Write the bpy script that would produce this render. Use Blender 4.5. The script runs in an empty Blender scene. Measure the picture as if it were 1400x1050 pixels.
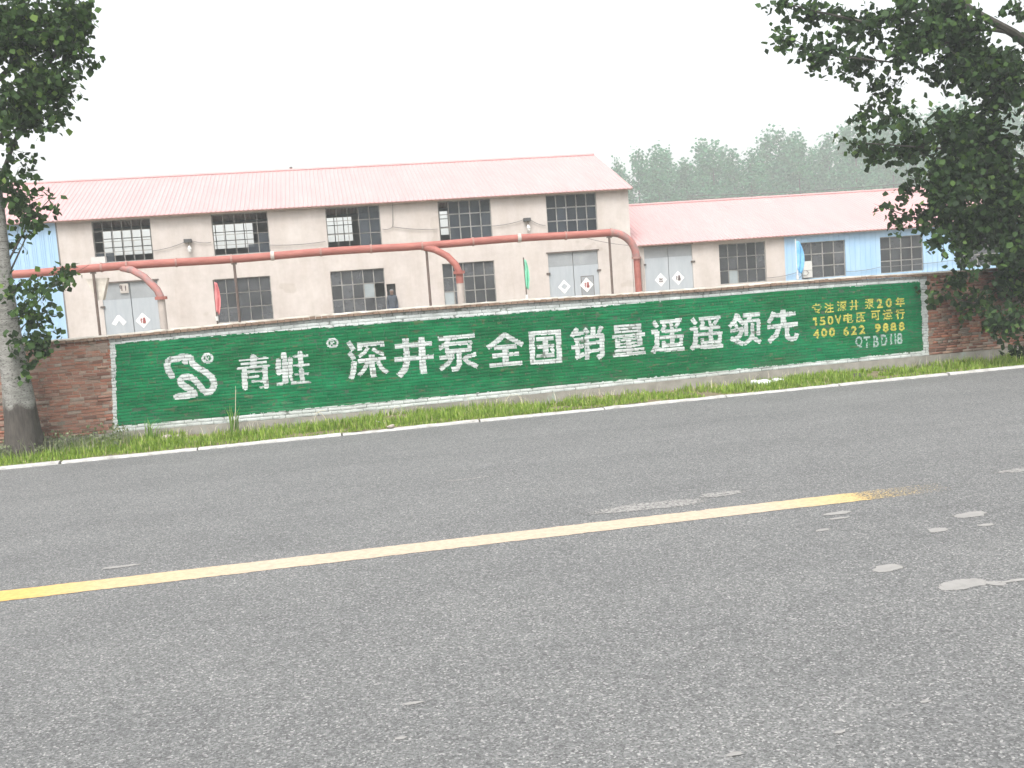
import bpy, bmesh, math, random
import numpy as np
from mathutils import Vector, Matrix

rad = math.radians
scene = bpy.context.scene
COL = scene.collection
rng = np.random.default_rng(7)
random.seed(7)

# ------------------------------------------------------------------ camera
# world: X along the wall to the right, Y away from the viewer, Z up, road surface z = 0
EYE = 2.6
FPX = 1415.0                       # focal length in pixels of a 1400 px wide frame
ROLL, PITCH, YAW = rad(-4.1), rad(5.75), rad(-10.2)

def _rot():
    cr, sr = math.cos(ROLL), math.sin(ROLL)
    cp, sp = math.cos(PITCH), math.sin(PITCH)
    cy, sy = math.cos(YAW), math.sin(YAW)
    Ry = np.array([[cy, 0, sy], [0, 1, 0], [-sy, 0, cy]])
    Rx = np.array([[1, 0, 0], [0, cp, -sp], [0, sp, cp]])
    Rz = np.array([[cr, -sr, 0], [sr, cr, 0], [0, 0, 1]])
    return Rz @ Rx @ Ry             # (right, down, forward) <- (X, -Z, Y)
RC = _rot()

def ray(x, y):
    d = RC.T @ np.array([x - 700.0, y - 525.0, FPX])
    return np.array([d[0], d[2], -d[1]])

def at(x, y, Y):                    # point at depth Y seen towards a direction of the survey photo
    d = ray(x, y)
    return d * Y / d[1] + np.array([0, 0, EYE])

def on_ground(x, y, z=0.0):
    d = ray(x, y)
    return d * (z - EYE) / d[2] + np.array([0, 0, EYE])

cam_d = bpy.data.cameras.new('camera')
cam = bpy.data.objects.new('camera', cam_d)
COL.objects.link(cam)
right = RC[0]; down = RC[1]; fwd = RC[2]
def w(v): return Vector((v[0], v[2], -v[1]))
m = Matrix.Identity(4)
for i, v in enumerate((w(right), -w(down), -w(fwd))):
    for j in range(3): m[j][i] = v[j]
m.translation = Vector((0, 0, EYE))
cam.matrix_world = m
cam_d.sensor_width = 36.0
cam_d.lens = 36.0 * FPX / 1400.0
cam_d.clip_start = 0.1
cam_d.clip_end = 3000
scene.camera = cam

# ------------------------------------------------------------------ sky, sun, exposure
SUN_EL, SUN_AZ = rad(58), rad(200)          # azimuth measured from +Y towards +X
world = bpy.data.worlds.new('World'); scene.world = world
world.use_nodes = True
nt = world.node_tree; nt.nodes.clear()
sky = nt.nodes.new('ShaderNodeTexSky'); sky.sky_type = 'NISHITA'; sky.sun_disc = False
sky.sun_elevation = SUN_EL; sky.sun_rotation = SUN_AZ
sky.air_density = 1.2; sky.dust_density = 6.0; sky.ozone_density = 1.0
hs = nt.nodes.new('ShaderNodeHueSaturation'); hs.inputs['Saturation'].default_value = 0.22
bg = nt.nodes.new('ShaderNodeBackground'); bg.inputs['Strength'].default_value = 0.15
wo = nt.nodes.new('ShaderNodeOutputWorld')
nt.links.new(sky.outputs[0], hs.inputs['Color']); nt.links.new(hs.outputs[0], bg.inputs[0]); nt.links.new(bg.outputs[0], wo.inputs[0])
sd = bpy.data.lights.new('sun', 'SUN'); sd.energy = 0.7; sd.angle = rad(20); sd.color = (1.0, 0.97, 0.92)
sun = bpy.data.objects.new('sun', sd); COL.objects.link(sun)
sv = Vector((math.sin(SUN_AZ) * math.cos(SUN_EL), math.cos(SUN_AZ) * math.cos(SUN_EL), math.sin(SUN_EL)))
sun.rotation_euler = sv.to_track_quat('Z', 'Y').to_euler()
sun.location = (0, 0, 60)
vs = scene.view_settings
vs.view_transform = 'Standard'; vs.look = 'None'; vs.exposure = 1.27; vs.gamma = 1.0
vs.use_curve_mapping = False
scene.cycles.max_bounces = 6; scene.cycles.transparent_max_bounces = 12
scene.cycles.volume_bounces = 2

# ------------------------------------------------------------------ helpers
def tag(o, label=None, cat=None, group=None, kind=None):
    if label: o['label'] = label
    if cat: o['category'] = cat
    if group: o['group'] = group
    if kind: o['kind'] = kind
    return o

def empty(name, loc=(0, 0, 0), rz=0.0):
    o = bpy.data.objects.new(name, None); COL.objects.link(o)
    o.empty_display_size = 0.2; o.location = loc; o.rotation_euler = (0, 0, rz)
    return o

def link(name, mesh, mat=None, parent=None):
    o = bpy.data.objects.new(name, mesh); COL.objects.link(o)
    if mat is not None and len(mesh.materials) == 0: mesh.materials.append(mat)
    if parent is not None:
        o.parent = parent
        o.matrix_parent_inverse = Matrix.Translation(-Vector(parent.location)) if parent.rotation_euler.z == 0 and parent.parent is None else Matrix.Identity(4)
    return o
# every part below is modelled in world coordinates; link() undoes the root's offset

def arr_mesh(name, V, quads=None, tris=None, smooth=False):
    me = bpy.data.meshes.new(name)
    V = np.asarray(V, dtype=np.float32).reshape(-1, 3)
    me.vertices.add(len(V)); me.vertices.foreach_set('co', V.ravel())
    loops = []; starts = []; tot = 0
    if quads is not None and len(quads):
        q = np.asarray(quads, dtype=np.int32).reshape(-1, 4)
        loops.append(q.ravel()); starts.append(np.arange(len(q)) * 4 + tot); tot += q.size
    if tris is not None and len(tris):
        t = np.asarray(tris, dtype=np.int32).reshape(-1, 3)
        loops.append(t.ravel()); starts.append(np.arange(len(t)) * 3 + tot); tot += t.size
    L = np.concatenate(loops).astype(np.int32); S = np.concatenate(starts).astype(np.int32)
    me.loops.add(len(L)); me.loops.foreach_set('vertex_index', L)
    me.polygons.add(len(S)); me.polygons.foreach_set('loop_start', S)
    me.update(calc_edges=True); me.validate()
    if smooth: me.polygons.foreach_set('use_smooth', np.ones(len(me.polygons), dtype=bool))
    return me

class MB:
    """collects boxes, tubes and polygons; build() links them as one mesh object"""
    def __init__(s): s.v = []; s.f = []
    def add(s, vs_, fs):
        b = len(s.v); s.v += [tuple(map(float, p)) for p in vs_]; s.f += [tuple(i + b for i in f) for f in fs]; return s
    def box(s, x0, x1, y0, y1, z0, z1):
        return s.add([(x0,y0,z0),(x1,y0,z0),(x1,y1,z0),(x0,y1,z0),(x0,y0,z1),(x1,y0,z1),(x1,y1,z1),(x0,y1,z1)],
                     [(0,1,5,4),(1,2,6,5),(2,3,7,6),(3,0,4,7),(4,5,6,7),(3,2,1,0)])
    def tube(s, pts, r, n=10, cap=True):
        pts = [Vector(p) for p in pts]
        rr = r if hasattr(r, '__len__') else [r] * len(pts)
        up = None; rings = []
        for i, p in enumerate(pts):
            t = (pts[min(i+1, len(pts)-1)] - pts[max(i-1, 0)])
            if t.length < 1e-9: t = Vector((0, 0, 1))
            t.normalize()
            if up is None:
                up = t.orthogonal().normalized()
            else:
                up = (up - t * up.dot(t))
                up = up.normalized() if up.length > 1e-6 else t.orthogonal().normalized()
            b = t.cross(up)
            rings.append([p + (up * math.cos(2*math.pi*k/n) + b * math.sin(2*math.pi*k/n)) * rr[i] for k in range(n)])
        vs_ = [q for R in rings for q in R]; fs = []
        for i in range(len(pts)-1):
            for k in range(n):
                a = i*n+k; b2 = i*n+(k+1) % n
                fs.append((a, b2, b2+n, a+n))
        if cap:
            fs.append(tuple(reversed(range(n)))); fs.append(tuple(range((len(pts)-1)*n, len(pts)*n)))
        return s.add(vs_, fs)
    def prism(s, poly, y0, y1):        # poly of (x, z), extruded along Y
        n = len(poly)
        vs_ = [(x, y0, z) for x, z in poly] + [(x, y1, z) for x, z in poly]
        fs = [tuple(range(n)), tuple(reversed(range(n, 2*n)))] + [(i, i+n, (i+1) % n + n, (i+1) % n) for i in range(n)]
        return s.add(vs_, fs)
    def build(s, name, mat, parent=None, smooth=False, recalc=True):
        me = bpy.data.meshes.new(name); me.from_pydata(s.v, [], s.f)
        if recalc:
            bm = bmesh.new(); bm.from_mesh(me); bmesh.ops.recalc_face_normals(bm, faces=bm.faces); bm.to_mesh(me); bm.free()
        if smooth:
            for p in me.polygons: p.use_smooth = True
            try: me.set_sharp_from_angle(angle=rad(40))
            except Exception: pass
        return link(name, me, mat, parent)

def copy_tree(o, parent=None):
    c = o.copy(); COL.objects.link(c)
    if parent is not None: c.parent = parent
    for ch in list(o.children): copy_tree(ch, c)
    return c

# ------------------------------------------------------------------ materials
def new_mat(name):
    mt = bpy.data.materials.new(name); mt.use_nodes = True
    n = mt.node_tree; b = n.nodes['Principled BSDF']
    return mt, n, b
def N(n, t, **kw):
    x = n.nodes.new(t)
    for k, v in kw.items():
        if k in x.inputs: x.inputs[k].default_value = v
        else: setattr(x, k, v)
    return x
def ramp(n, stops, interp='LINEAR'):
    r = n.nodes.new('ShaderNodeValToRGB'); cr = r.color_ramp; cr.interpolation = interp
    while len(cr.elements) > 1: cr.elements.remove(cr.elements[-1])
    cr.elements[0].position = stops[0][0]; cr.elements[0].color = (*stops[0][1], 1) if len(stops[0][1]) == 3 else stops[0][1]
    for p, c in stops[1:]:
        e = cr.elements.new(p); e.color = (*c, 1) if len(c) == 3 else c
    return r
def noise(n, scale, detail=4, rough=0.6, vec=None, stretch=None):
    t = N(n, 'ShaderNodeTexNoise'); t.inputs['Scale'].default_value = scale
    t.inputs['Detail'].default_value = detail; t.inputs['Roughness'].default_value = rough
    if vec is None:
        vec = N(n, 'ShaderNodeNewGeometry').outputs['Position']
    if stretch:
        mp = N(n, 'ShaderNodeMapping'); mp.inputs['Scale'].default_value = stretch
        n.links.new(vec, mp.inputs[0]); vec = mp.outputs[0]
    n.links.new(vec, t.inputs['Vector'])
    return t
def mixc(n, fac, a, b, mode='MIX'):
    x = n.nodes.new('ShaderNodeMix'); x.data_type = 'RGBA'; x.blend_type = mode
    for s_, v in ((x.inputs[0], fac), (x.inputs[6], a), (x.inputs[7], b)):
        if isinstance(v, (int, float)): s_.default_value = v
        elif isinstance(v, tuple): s_.default_value = (*v, 1) if len(v) == 3 else v
        else: n.links.new(v, s_)
    return x.outputs[2]
def bump(n, b, h, strength=0.3, dist=0.01):
    x = N(n, 'ShaderNodeBump'); x.inputs['Strength'].default_value = strength; x.inputs['Distance'].default_value = dist
    n.links.new(h, x.inputs['Height']); n.links.new(x.outputs[0], b.inputs['Normal'])
def simple(name, c1, c2, scale=3.0, rough=0.7, bmp=0.0, bscale=40, stretch=None, metal=0.0, detail=5):
    mt, n, b = new_mat(name)
    t = noise(n, scale, detail, 0.65, stretch=stretch)
    r = ramp(n, [(0.3, c1), (0.7, c2)]); n.links.new(t.outputs[0], r.inputs[0])
    n.links.new(r.outputs[0], b.inputs['Base Color']); b.inputs['Roughness'].default_value = rough
    b.inputs['Metallic'].default_value = metal
    if bmp: bump(n, b, noise(n, bscale, 3).outputs[0], bmp)
    return mt

M = {}
# asphalt
mt, n, b = new_mat('asphalt'); M['asphalt'] = mt
pos = N(n, 'ShaderNodeNewGeometry').outputs['Position']
vo = N(n, 'ShaderNodeTexVoronoi'); vo.inputs['Scale'].default_value = 78; n.links.new(pos, vo.inputs['Vector'])
sep = N(n, 'ShaderNodeSeparateColor'); n.links.new(vo.outputs['Color'], sep.inputs[0])
agg = ramp(n, [(0.0, (0.022, 0.023, 0.023)), (0.25, (0.07, 0.071, 0.071)), (0.7, (0.137, 0.139, 0.138)), (0.92, (0.215, 0.216, 0.212)), (0.99, (0.37, 0.365, 0.35))])
n.links.new(sep.outputs[0], agg.inputs[0])
fine = noise(n, 220, 2, 0.7, pos)
c = mixc(n, 0.4, agg.outputs[0], ramp(n, [(0.3, (0.062, 0.063, 0.0625)), (0.7, (0.195, 0.197, 0.195))]).outputs[0])
rf = [x for x in n.nodes if x.bl_idname == 'ShaderNodeValToRGB'][-1]; n.links.new(fine.outputs[0], rf.inputs[0])
# dust streaks along the lanes and broad blotches
st = noise(n, 1.0, 6, 0.62, pos, stretch=(0.22, 1.5, 1))
str_ = ramp(n, [(0.36, (0.985, 0.985, 0.985)), (0.72, (1.09, 1.09, 1.085))]); n.links.new(st.outputs[0], str_.inputs[0])
c = mixc(n, 1.0, c, str_.outputs[0], 'MULTIPLY')
bl = noise(n, 0.7, 5, 0.7, pos)
blr = ramp(n, [(0.35, (0.94, 0.94, 0.945)), (0.7, (1.07, 1.07, 1.065))]); n.links.new(bl.outputs[0], blr.inputs[0])
c = mixc(n, 1.0, c, blr.outputs[0], 'MULTIPLY')
# pale dried mud scuffs
ms = noise(n, 1.6, 7, 0.72, pos, stretch=(0.35, 1.6, 1))
msr = ramp(n, [(0.66, (0, 0, 0)), (0.74, (1, 1, 1))]); n.links.new(ms.outputs[0], msr.inputs[0])
mf = N(n, 'ShaderNodeMath', operation='MULTIPLY'); mf.inputs[1].default_value = 0.42; n.links.new(msr.outputs[0], mf.inputs[0])
c = mixc(n, mf.outputs[0], c, (0.24, 0.235, 0.225))
# wheel tracks worn slightly paler, scattered dark drips
sy_ = N(n, 'ShaderNodeSeparateXYZ'); n.links.new(pos, sy_.inputs[0])
wv = N(n, 'ShaderNodeMath', operation='SINE'); ml = N(n, 'ShaderNodeMath', operation='MULTIPLY_ADD'); ml.inputs[1].default_value = 2.6; ml.inputs[2].default_value = .6
n.links.new(sy_.outputs[1], ml.inputs[0]); n.links.new(ml.outputs[0], wv.inputs[0])
wr = ramp(n, [(0.2, (1.0, 1.0, 1.0)), (0.8, (1.04, 1.04, 1.038))]); wm = N(n, 'ShaderNodeMath', operation='MULTIPLY_ADD'); wm.inputs[1].default_value = .5; wm.inputs[2].default_value = .5
n.links.new(wv.outputs[0], wm.inputs[0]); n.links.new(wm.outputs[0], wr.inputs[0])
c = mixc(n, 1.0, c, wr.outputs[0], 'MULTIPLY')
dn = noise(n, 2.3, 6, 0.7, pos, stretch=(0.6, 1, 1)); dr_ = ramp(n, [(0.25, (0.78, 0.78, 0.78)), (0.34, (1, 1, 1))]); n.links.new(dn.outputs[0], dr_.inputs[0])
c = mixc(n, 1.0, c, dr_.outputs[0], 'MULTIPLY')
n.links.new(c, b.inputs['Base Color']); b.inputs['Roughness'].default_value = 0.85
b.inputs['Specular IOR Level'].default_value = 0.3
bump(n, b, vo.outputs['Distance'], 0.5, 0.012)

# yellow line, worn
mt, n, b = new_mat('road_paint'); M['road_paint'] = mt
pos = N(n, 'ShaderNodeNewGeometry').outputs['Position']
sx = N(n, 'ShaderNodeSeparateXYZ'); n.links.new(pos, sx.inputs[0])
cx = N(n, 'ShaderNodeMapRange'); cx.inputs[1].default_value = -6; cx.inputs[2].default_value = 8; n.links.new(sx.outputs[0], cx.inputs[0])
def fx(x): return (x + 6) / 14
col = ramp(n, [(fx(-2.95), (0.52, 0.33, 0.10)), (fx(-2.2), (0.45, 0.335, 0.185)), (fx(-0.8), (0.42, 0.335, 0.25)), (fx(4.4), (0.41, 0.33, 0.248)), (fx(5.5), (0.46, 0.34, 0.15))])  # cream middle imitates overexposure; the paint's own yellow stays at both ends
n.links.new(cx.outputs[0], col.inputs[0])
nn = noise(n, 14, 6, 0.7, pos)
nr = ramp(n, [(0.3, (0.78, 0.78, 0.78)), (0.62, (1.06, 1.06, 1.06))]); n.links.new(nn.outputs[0], nr.inputs[0])
c = mixc(n, 1.0, col.outputs[0], nr.outputs[0], 'MULTIPLY')
n.links.new(c, b.inputs['Base Color']); b.inputs['Roughness'].default_value = 0.75
wear = ramp(n, [(fx(-6), (0.34,)*3), (fx(5.2), (0.34,)*3), (fx(5.5), (0.42,)*3), (fx(5.62), (0.52,)*3), (fx(6.6), (0.62,)*3), (fx(6.9), (0.95,)*3)])
n.links.new(cx.outputs[0], wear.inputs[0])
wn = noise(n, 38, 5, 0.75, pos)
gt = N(n, 'ShaderNodeMath', operation='GREATER_THAN'); n.links.new(wn.outputs[0], gt.inputs[0]); n.links.new(wear.outputs[0], gt.inputs[1])
n.links.new(gt.outputs[0], b.inputs['Alpha'])

# pale splashes
M['splash'] = simple('dried_cement', (0.215, 0.21, 0.2), (0.275, 0.268, 0.255), 9, 0.9, 0.2, 60)
n = M['splash'].node_tree; b = n.nodes['Principled BSDF']
fa = N(n, 'ShaderNodeAttribute', attribute_name='body'); fn = noise(n, 26, 5, .7)
fs_ = N(n, 'ShaderNodeMath', operation='MULTIPLY_ADD'); fs_.inputs[1].default_value = .9; n.links.new(fn.outputs[0], fs_.inputs[0]); n.links.new(fa.outputs['Fac'], fs_.inputs[2])
fr = ramp(n, [(0.58, (0, 0, 0)), (0.72, (.92, .92, .92))]); n.links.new(fs_.outputs[0], fr.inputs[0]); n.links.new(fr.outputs[0], b.inputs['Alpha'])
M['kerb'] = simple('whitewashed_concrete', (0.24, 0.235, 0.22), (0.52, 0.51, 0.49), 7, 0.85, 0.3, 50)
M['soil'] = simple('soil', (0.11, 0.085, 0.05), (0.17, 0.15, 0.08), 4, 0.95, 0.5, 30)
M['yard'] = simple('packed_earth', (0.2, 0.17, 0.13), (0.27, 0.24, 0.19), 0.8, 0.95)
M['field'] = simple('field', (0.1, 0.11, 0.05), (0.14, 0.15, 0.07), 0.05, 0.95)

# red brick, colour by piece
def brick_mat(name, use_attr):
    mt, n, b = new_mat(name)
    pos = N(n, 'ShaderNodeNewGeometry').outputs['Position']
    if use_attr:
        a = N(n, 'ShaderNodeAttribute', attribute_name='paint'); base = a.outputs['Color']
    else:
        oi = N(n, 'ShaderNodeObjectInfo')
        r = ramp(n, [(0.0, (0.15, 0.085, 0.067)), (0.25, (0.25, 0.125, 0.092)), (0.5, (0.29, 0.14, 0.098)), (0.7, (0.25, 0.15, 0.117)), (0.85, (0.3, 0.215, 0.168)), (1.0, (0.25, 0.205, 0.172))])
        n.links.new(oi.outputs['Random'], r.inputs[0]); base = r.outputs[0]
    t1 = noise(n, 5, 6, 0.7, pos, stretch=(1, 1, 2))
    r1 = ramp(n, [(0.3, (0.78, 0.78, 0.78)), (0.7, (1.16, 1.16, 1.16))]); n.links.new(t1.outputs[0], r1.inputs[0])
    c = mixc(n, 1.0, base, r1.outputs[0], 'MULTIPLY')
    t2 = noise(n, 60, 4, 0.7, pos)
    r2 = ramp(n, [(0.3, (0.8, 0.8, 0.8)), (0.7, (1.14, 1.14, 1.14))]); n.links.new(t2.outputs[0], r2.inputs[0])
    c = mixc(n, 1.0, c, r2.outputs[0], 'MULTIPLY')
    if not use_attr:               # cement smears and dust
        t3 = noise(n, 9, 6, 0.75, pos, stretch=(0.6, 1, 1.6))
        r3 = ramp(n, [(0.5, (0, 0, 0)), (0.7, (0.7, 0.7, 0.7))]); n.links.new(t3.outputs[0], r3.inputs[0])
        c = mixc(n, r3.outputs[0], c, (0.29, 0.25, 0.205))
    n.links.new(c, b.inputs['Base Color']); b.inputs['Roughness'].default_value = 0.85
    b.inputs['Specular IOR Level'].default_value = 0.1
    bump(n, b, t2.outputs[0], 0.4, 0.006)
    return mt
M['brick'] = brick_mat('red_brick', False)
M['painted'] = brick_mat('painted_brickwork', True)
M['plinth'] = simple('cement_plinth', (0.17, 0.16, 0.14), (0.28, 0.265, 0.235), 2.8, 0.9, 0.4, 30)
n = M['plinth'].node_tree; b = n.nodes['Principled BSDF']
pos = N(n, 'ShaderNodeNewGeometry').outputs['Position']
t3 = noise(n, 2.2, 6, 0.7, pos, stretch=(1, 1, 0.6)); r3 = ramp(n, [(0.58, (0,)*3), (0.68, (0.6,)*3)]); n.links.new(t3.outputs[0], r3.inputs[0])
old = b.inputs['Base Color'].links[0].from_socket
c = mixc(n, r3.outputs[0], old, (0.25, 0.34, 0.29))
t4 = noise(n, 5.5, 6, 0.8, pos); r4 = ramp(n, [(0.66, (0,)*3), (0.72, (0.75,)*3)]); n.links.new(t4.outputs[0], r4.inputs[0])
c = mixc(n, r4.outputs[0], c, (0.5, 0.51, 0.49)); n.links.new(c, b.inputs['Base Color'])
M['coping_brick'] = simple('weathered_coping_brick', (0.12, 0.075, 0.05), (0.24, 0.17, 0.125), 7, 0.9, 0.4, 40)
M['cap'] = simple('cement_cap', (0.42, 0.39, 0.34), (0.6, 0.56, 0.5), 4, 0.9, 0.3, 40)

# factory
mt, n, b = new_mat('cream_render'); M['render'] = mt
pos = N(n, 'ShaderNodeNewGeometry').outputs['Position']
t = noise(n, 0.9, 6, 0.65, pos); r = ramp(n, [(0.3, (0.395, 0.355, 0.33)), (0.7, (0.465, 0.43, 0.405))]); n.links.new(t.outputs[0], r.inputs[0])
t2 = noise(n, 0.8, 5, 0.7, pos, stretch=(2.5, 1, 0.35)); r2 = ramp(n, [(0.33, (0.94, 0.92, 0.9)), (0.58, (1.03, 1.03, 1.03))]); n.links.new(t2.outputs[0], r2.inputs[0])
c = mixc(n, 1.0, r.outputs[0], r2.outputs[0], 'MULTIPLY')
t5 = noise(n, 3.2, 5, 0.75, pos, stretch=(3.5, 1, 0.16)); r5 = ramp(n, [(0.62, (1, 1, 1)), (0.8, (0.88, 0.83, 0.77))]); n.links.new(t5.outputs[0], r5.inputs[0])
c = mixc(n, 1.0, c, r5.outputs[0], 'MULTIPLY')
t6 = noise(n, 0.55, 3, 0.5, pos, stretch=(1, 1, 1.4)); r6 = ramp(n, [(0.64, (1, 1, 1)), (0.655, (0.9, 0.885, 0.865))]); n.links.new(t6.outputs[0], r6.inputs[0])
c = mixc(n, 1.0, c, r6.outputs[0], 'MULTIPLY')
t3 = noise(n, 3.5, 7, 0.75, pos); r3 = ramp(n, [(0.3, (0.92, 0.915, 0.91)), (0.7, (1.06, 1.06, 1.06))]); n.links.new(t3.outputs[0], r3.inputs[0])
c = mixc(n, 1.0, c, r3.outputs[0], 'MULTIPLY')
n.links.new(c, b.inputs['Base Color']); b.inputs['Roughness'].default_value = 0.9
bump(n, b, noise(n, 25, 4, 0.7, pos).outputs[0], 0.25, 0.01)
M['roof'] = simple('faded_red_roof_sheet', (0.405, 0.242, 0.239), (0.44, 0.272, 0.269), 0.9, 0.65, stretch=(1.6, 0.35, 1))
M['eave'] = simple('rusty_eave_edge', (0.16, 0.09, 0.065), (0.3, 0.19, 0.14), 5, 0.8)
M['blue'] = simple('pale_blue_sheet', (0.25, 0.40, 0.56), (0.32, 0.46, 0.6), 0.8, 0.55, stretch=(2, 1, .4))
M['steel'] = simple('grey_window_steel', (0.13, 0.125, 0.115), (0.3, 0.29, 0.27), 4, 0.65)
M['door'] = simple('grey_blue_door_sheet', (0.28, 0.31, 0.335), (0.345, 0.37, 0.39), 1.5, 0.55, stretch=(3, 1, 0.5))
M['door_dark'] = simple('bare_grey_door_sheet', (0.2, 0.215, 0.225), (0.26, 0.275, 0.285), 2, 0.6)
M['dark_line'] = simple('rusted_dark_steel', (0.06, 0.05, 0.045), (0.12, 0.09, 0.075), 8, 0.7)
M['paper'] = simple('white_paper', (0.6, 0.6, 0.6), (0.7, 0.7, 0.69), 5, 0.8)
M['ink'] = simple('dark_print', (0.06, 0.05, 0.055), (0.12, 0.08, 0.08), 20, 0.8)
M['red_ink'] = simple('red_print', (0.2, 0.04, 0.04), (0.3, 0.08, 0.07), 20, 0.8)
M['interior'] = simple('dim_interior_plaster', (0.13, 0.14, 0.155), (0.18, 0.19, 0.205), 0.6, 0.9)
def pane_mat(name, c1, c2, trans):
    mt, n, b = new_mat(name)
    pos = N(n, 'ShaderNodeNewGeometry').outputs['Position']
    oi = N(n, 'ShaderNodeObjectInfo')
    t = noise(n, 1.4, 5, 0.7, pos); r = ramp(n, [(0.3, c1), (0.72, c2)]); n.links.new(t.outputs[0], r.inputs[0])
    mr = N(n, 'ShaderNodeMapRange'); mr.inputs[3].default_value = 0.65; mr.inputs[4].default_value = 1.3; n.links.new(oi.outputs['Random'], mr.inputs[0])
    cc = N(n, 'ShaderNodeCombineColor')
    for k in range(3): n.links.new(mr.outputs[0], cc.inputs[k])
    c = mixc(n, 1.0, r.outputs[0], cc.outputs[0], 'MULTIPLY')
    n.links.new(c, b.inputs['Base Color']); b.inputs['Roughness'].default_value = 0.25
    b.inputs['Specular IOR Level'].default_value = 0.25
    tr = N(n, 'ShaderNodeBsdfTransparent'); mx = N(n, 'ShaderNodeMixShader'); mx.inputs[0].default_value = trans
    n.links.new(b.outputs[0], mx.inputs[1]); n.links.new(tr.outputs[0], mx.inputs[2])
    n.links.new(mx.outputs[0], n.nodes['Material Output'].inputs[0])
    return mt
M['pane'] = pane_mat('dusty_glass', (0.038, 0.041, 0.046), (0.1, 0.105, 0.113), 0.2)
M['pane_up'] = pane_mat('dark_glass', (0.024, 0.031, 0.042), (0.055, 0.064, 0.076), 0.25)
M['pane_pale'] = pane_mat('patched_pale_pane', (0.2, 0.23, 0.24), (0.27, 0.3, 0.31), 0.05)
M['pipe'] = simple('faded_red_pipe_paint', (0.22, 0.06, 0.046), (0.33, 0.115, 0.09), 3.5, 0.7, stretch=(0.5, 2, 2), detail=8)
M['pipe_old'] = simple('peeling_grey_red_elbow', (0.17, 0.15, 0.145), (0.40, 0.13, 0.11), 5, 0.75, detail=8)
M['pipe_grey'] = simple('grey_primer_pipe', (0.3, 0.27, 0.25), (0.38, 0.33, 0.3), 3, 0.7)
M['flange'] = simple('flange_steel', (0.2, 0.1, 0.085), (0.34, 0.2, 0.17), 9, 0.7)
M['white_band'] = simple('pale_band', (0.32, 0.29, 0.26), (0.42, 0.39, 0.36), 9, 0.7)
M['rust_post'] = simple('brown_steel_post', (0.075, 0.05, 0.042), (0.13, 0.095, 0.08), 5, 0.8)
M['cable'] = simple('grey_cable', (0.12, 0.115, 0.11), (0.17, 0.165, 0.16), 5, 0.7)
M['black'] = simple('black_plastic', (0.03, 0.03, 0.03), (0.06, 0.06, 0.06), 9, 0.6)
M['lampglass'] = simple('milky_bulb_glass', (0.55, 0.55, 0.54), (0.65, 0.65, 0.63), 9, 0.3)
M['flag_red'] = simple('faded_pink_red_flag', (0.5, 0.13, 0.14), (0.6, 0.24, 0.24), 6, 0.8)
M['flag_green'] = simple('pale_green_flag', (0.12, 0.42, 0.27), (0.25, 0.55, 0.4), 6, 0.8)
M['flag_blue'] = simple('sky_blue_flag', (0.08, 0.3, 0.55), (0.25, 0.47, 0.65), 6, 0.8)
M['white_paint'] = simple('white_pole_paint', (0.5, 0.5, 0.49), (0.62, 0.62, 0.6), 9, 0.6)
M['boxgrey'] = simple('pale_grey_metal_box', (0.43, 0.43, 0.41), (0.5, 0.5, 0.48), 5, 0.5)
M['bag'] = simple('white_plastic_bag', (0.5, 0.52, 0.54), (0.7, 0.7, 0.7), 12, 0.4)
M['stone'] = simple('grey_brown_stone', (0.24, 0.2, 0.17), (0.4, 0.36, 0.32), 14, 0.9, 0.4, 40)
M['dry'] = simple('dry_stem', (0.4, 0.37, 0.26), (0.55, 0.5, 0.38), 5, 0.9)

# bark: pale above, dark and rough at the foot
mt, n, b = new_mat('poplar_bark'); M['bark'] = mt
pos = N(n, 'ShaderNodeNewGeometry').outputs['Position']
t = noise(n, 4, 7, 0.7, pos, stretch=(1, 1, 3.2)); r = ramp(n, [(0.3, (0.12, 0.117, 0.105)), (0.48, (0.2, 0.197, 0.18)), (0.7, (0.29, 0.285, 0.265))]); n.links.new(t.outputs[0], r.inputs[0])
t2 = noise(n, 26, 3, 0.6, pos, stretch=(1, 1, 2.2)); r2 = ramp(n, [(0.36, (0.25, 0.24, 0.22)), (0.45, (1, 1, 1))]); n.links.new(t2.outputs[0], r2.inputs[0])
c = mixc(n, 1.0, r.outputs[0], r2.outputs[0], 'MULTIPLY')
t7 = noise(n, 3.2, 5, .7, pos, stretch=(.35, .35, 5)); r7 = ramp(n, [(0.34, (.45, .44, .42)), (.43, (1, 1, 1))]); n.links.new(t7.outputs[0], r7.inputs[0])
c = mixc(n, 1.0, c, r7.outputs[0], 'MULTIPLY')
t3 = noise(n, 11, 6, 0.75, pos, stretch=(2.6, 2.6, 0.35)); r3 = ramp(n, [(0.3, (0.028, 0.024, 0.021)), (0.7, (0.085, 0.073, 0.063))]); n.links.new(t3.outputs[0], r3.inputs[0])
sz = N(n, 'ShaderNodeSeparateXYZ'); n.links.new(pos, sz.inputs[0])
tz = noise(n, 5, 4, 0.6, pos)
ad = N(n, 'ShaderNodeMath', operation='MULTIPLY_ADD'); ad.inputs[1].default_value = 0.5; n.links.new(tz.outputs[0], ad.inputs[0]); n.links.new(sz.outputs[2], ad.inputs[2])
rz_ = ramp(n, [(0.0, (1, 1, 1)), (0.90, (1, 1, 1)), (1.0, (0, 0, 0))])
mr = N(n, 'ShaderNodeMapRange'); mr.inputs[1].default_value = 0.0; mr.inputs[2].default_value = 1.3; n.links.new(ad.outputs[0], mr.inputs[0]); n.links.new(mr.outputs[0], rz_.inputs[0])
c = mixc(n, rz_.outputs[0], c, r3.outputs[0]); n.links.new(c, b.inputs['Base Color']); b.inputs['Roughness'].default_value = 0.9
bump(n, b, t3.outputs[0], 0.5, 0.02)
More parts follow.
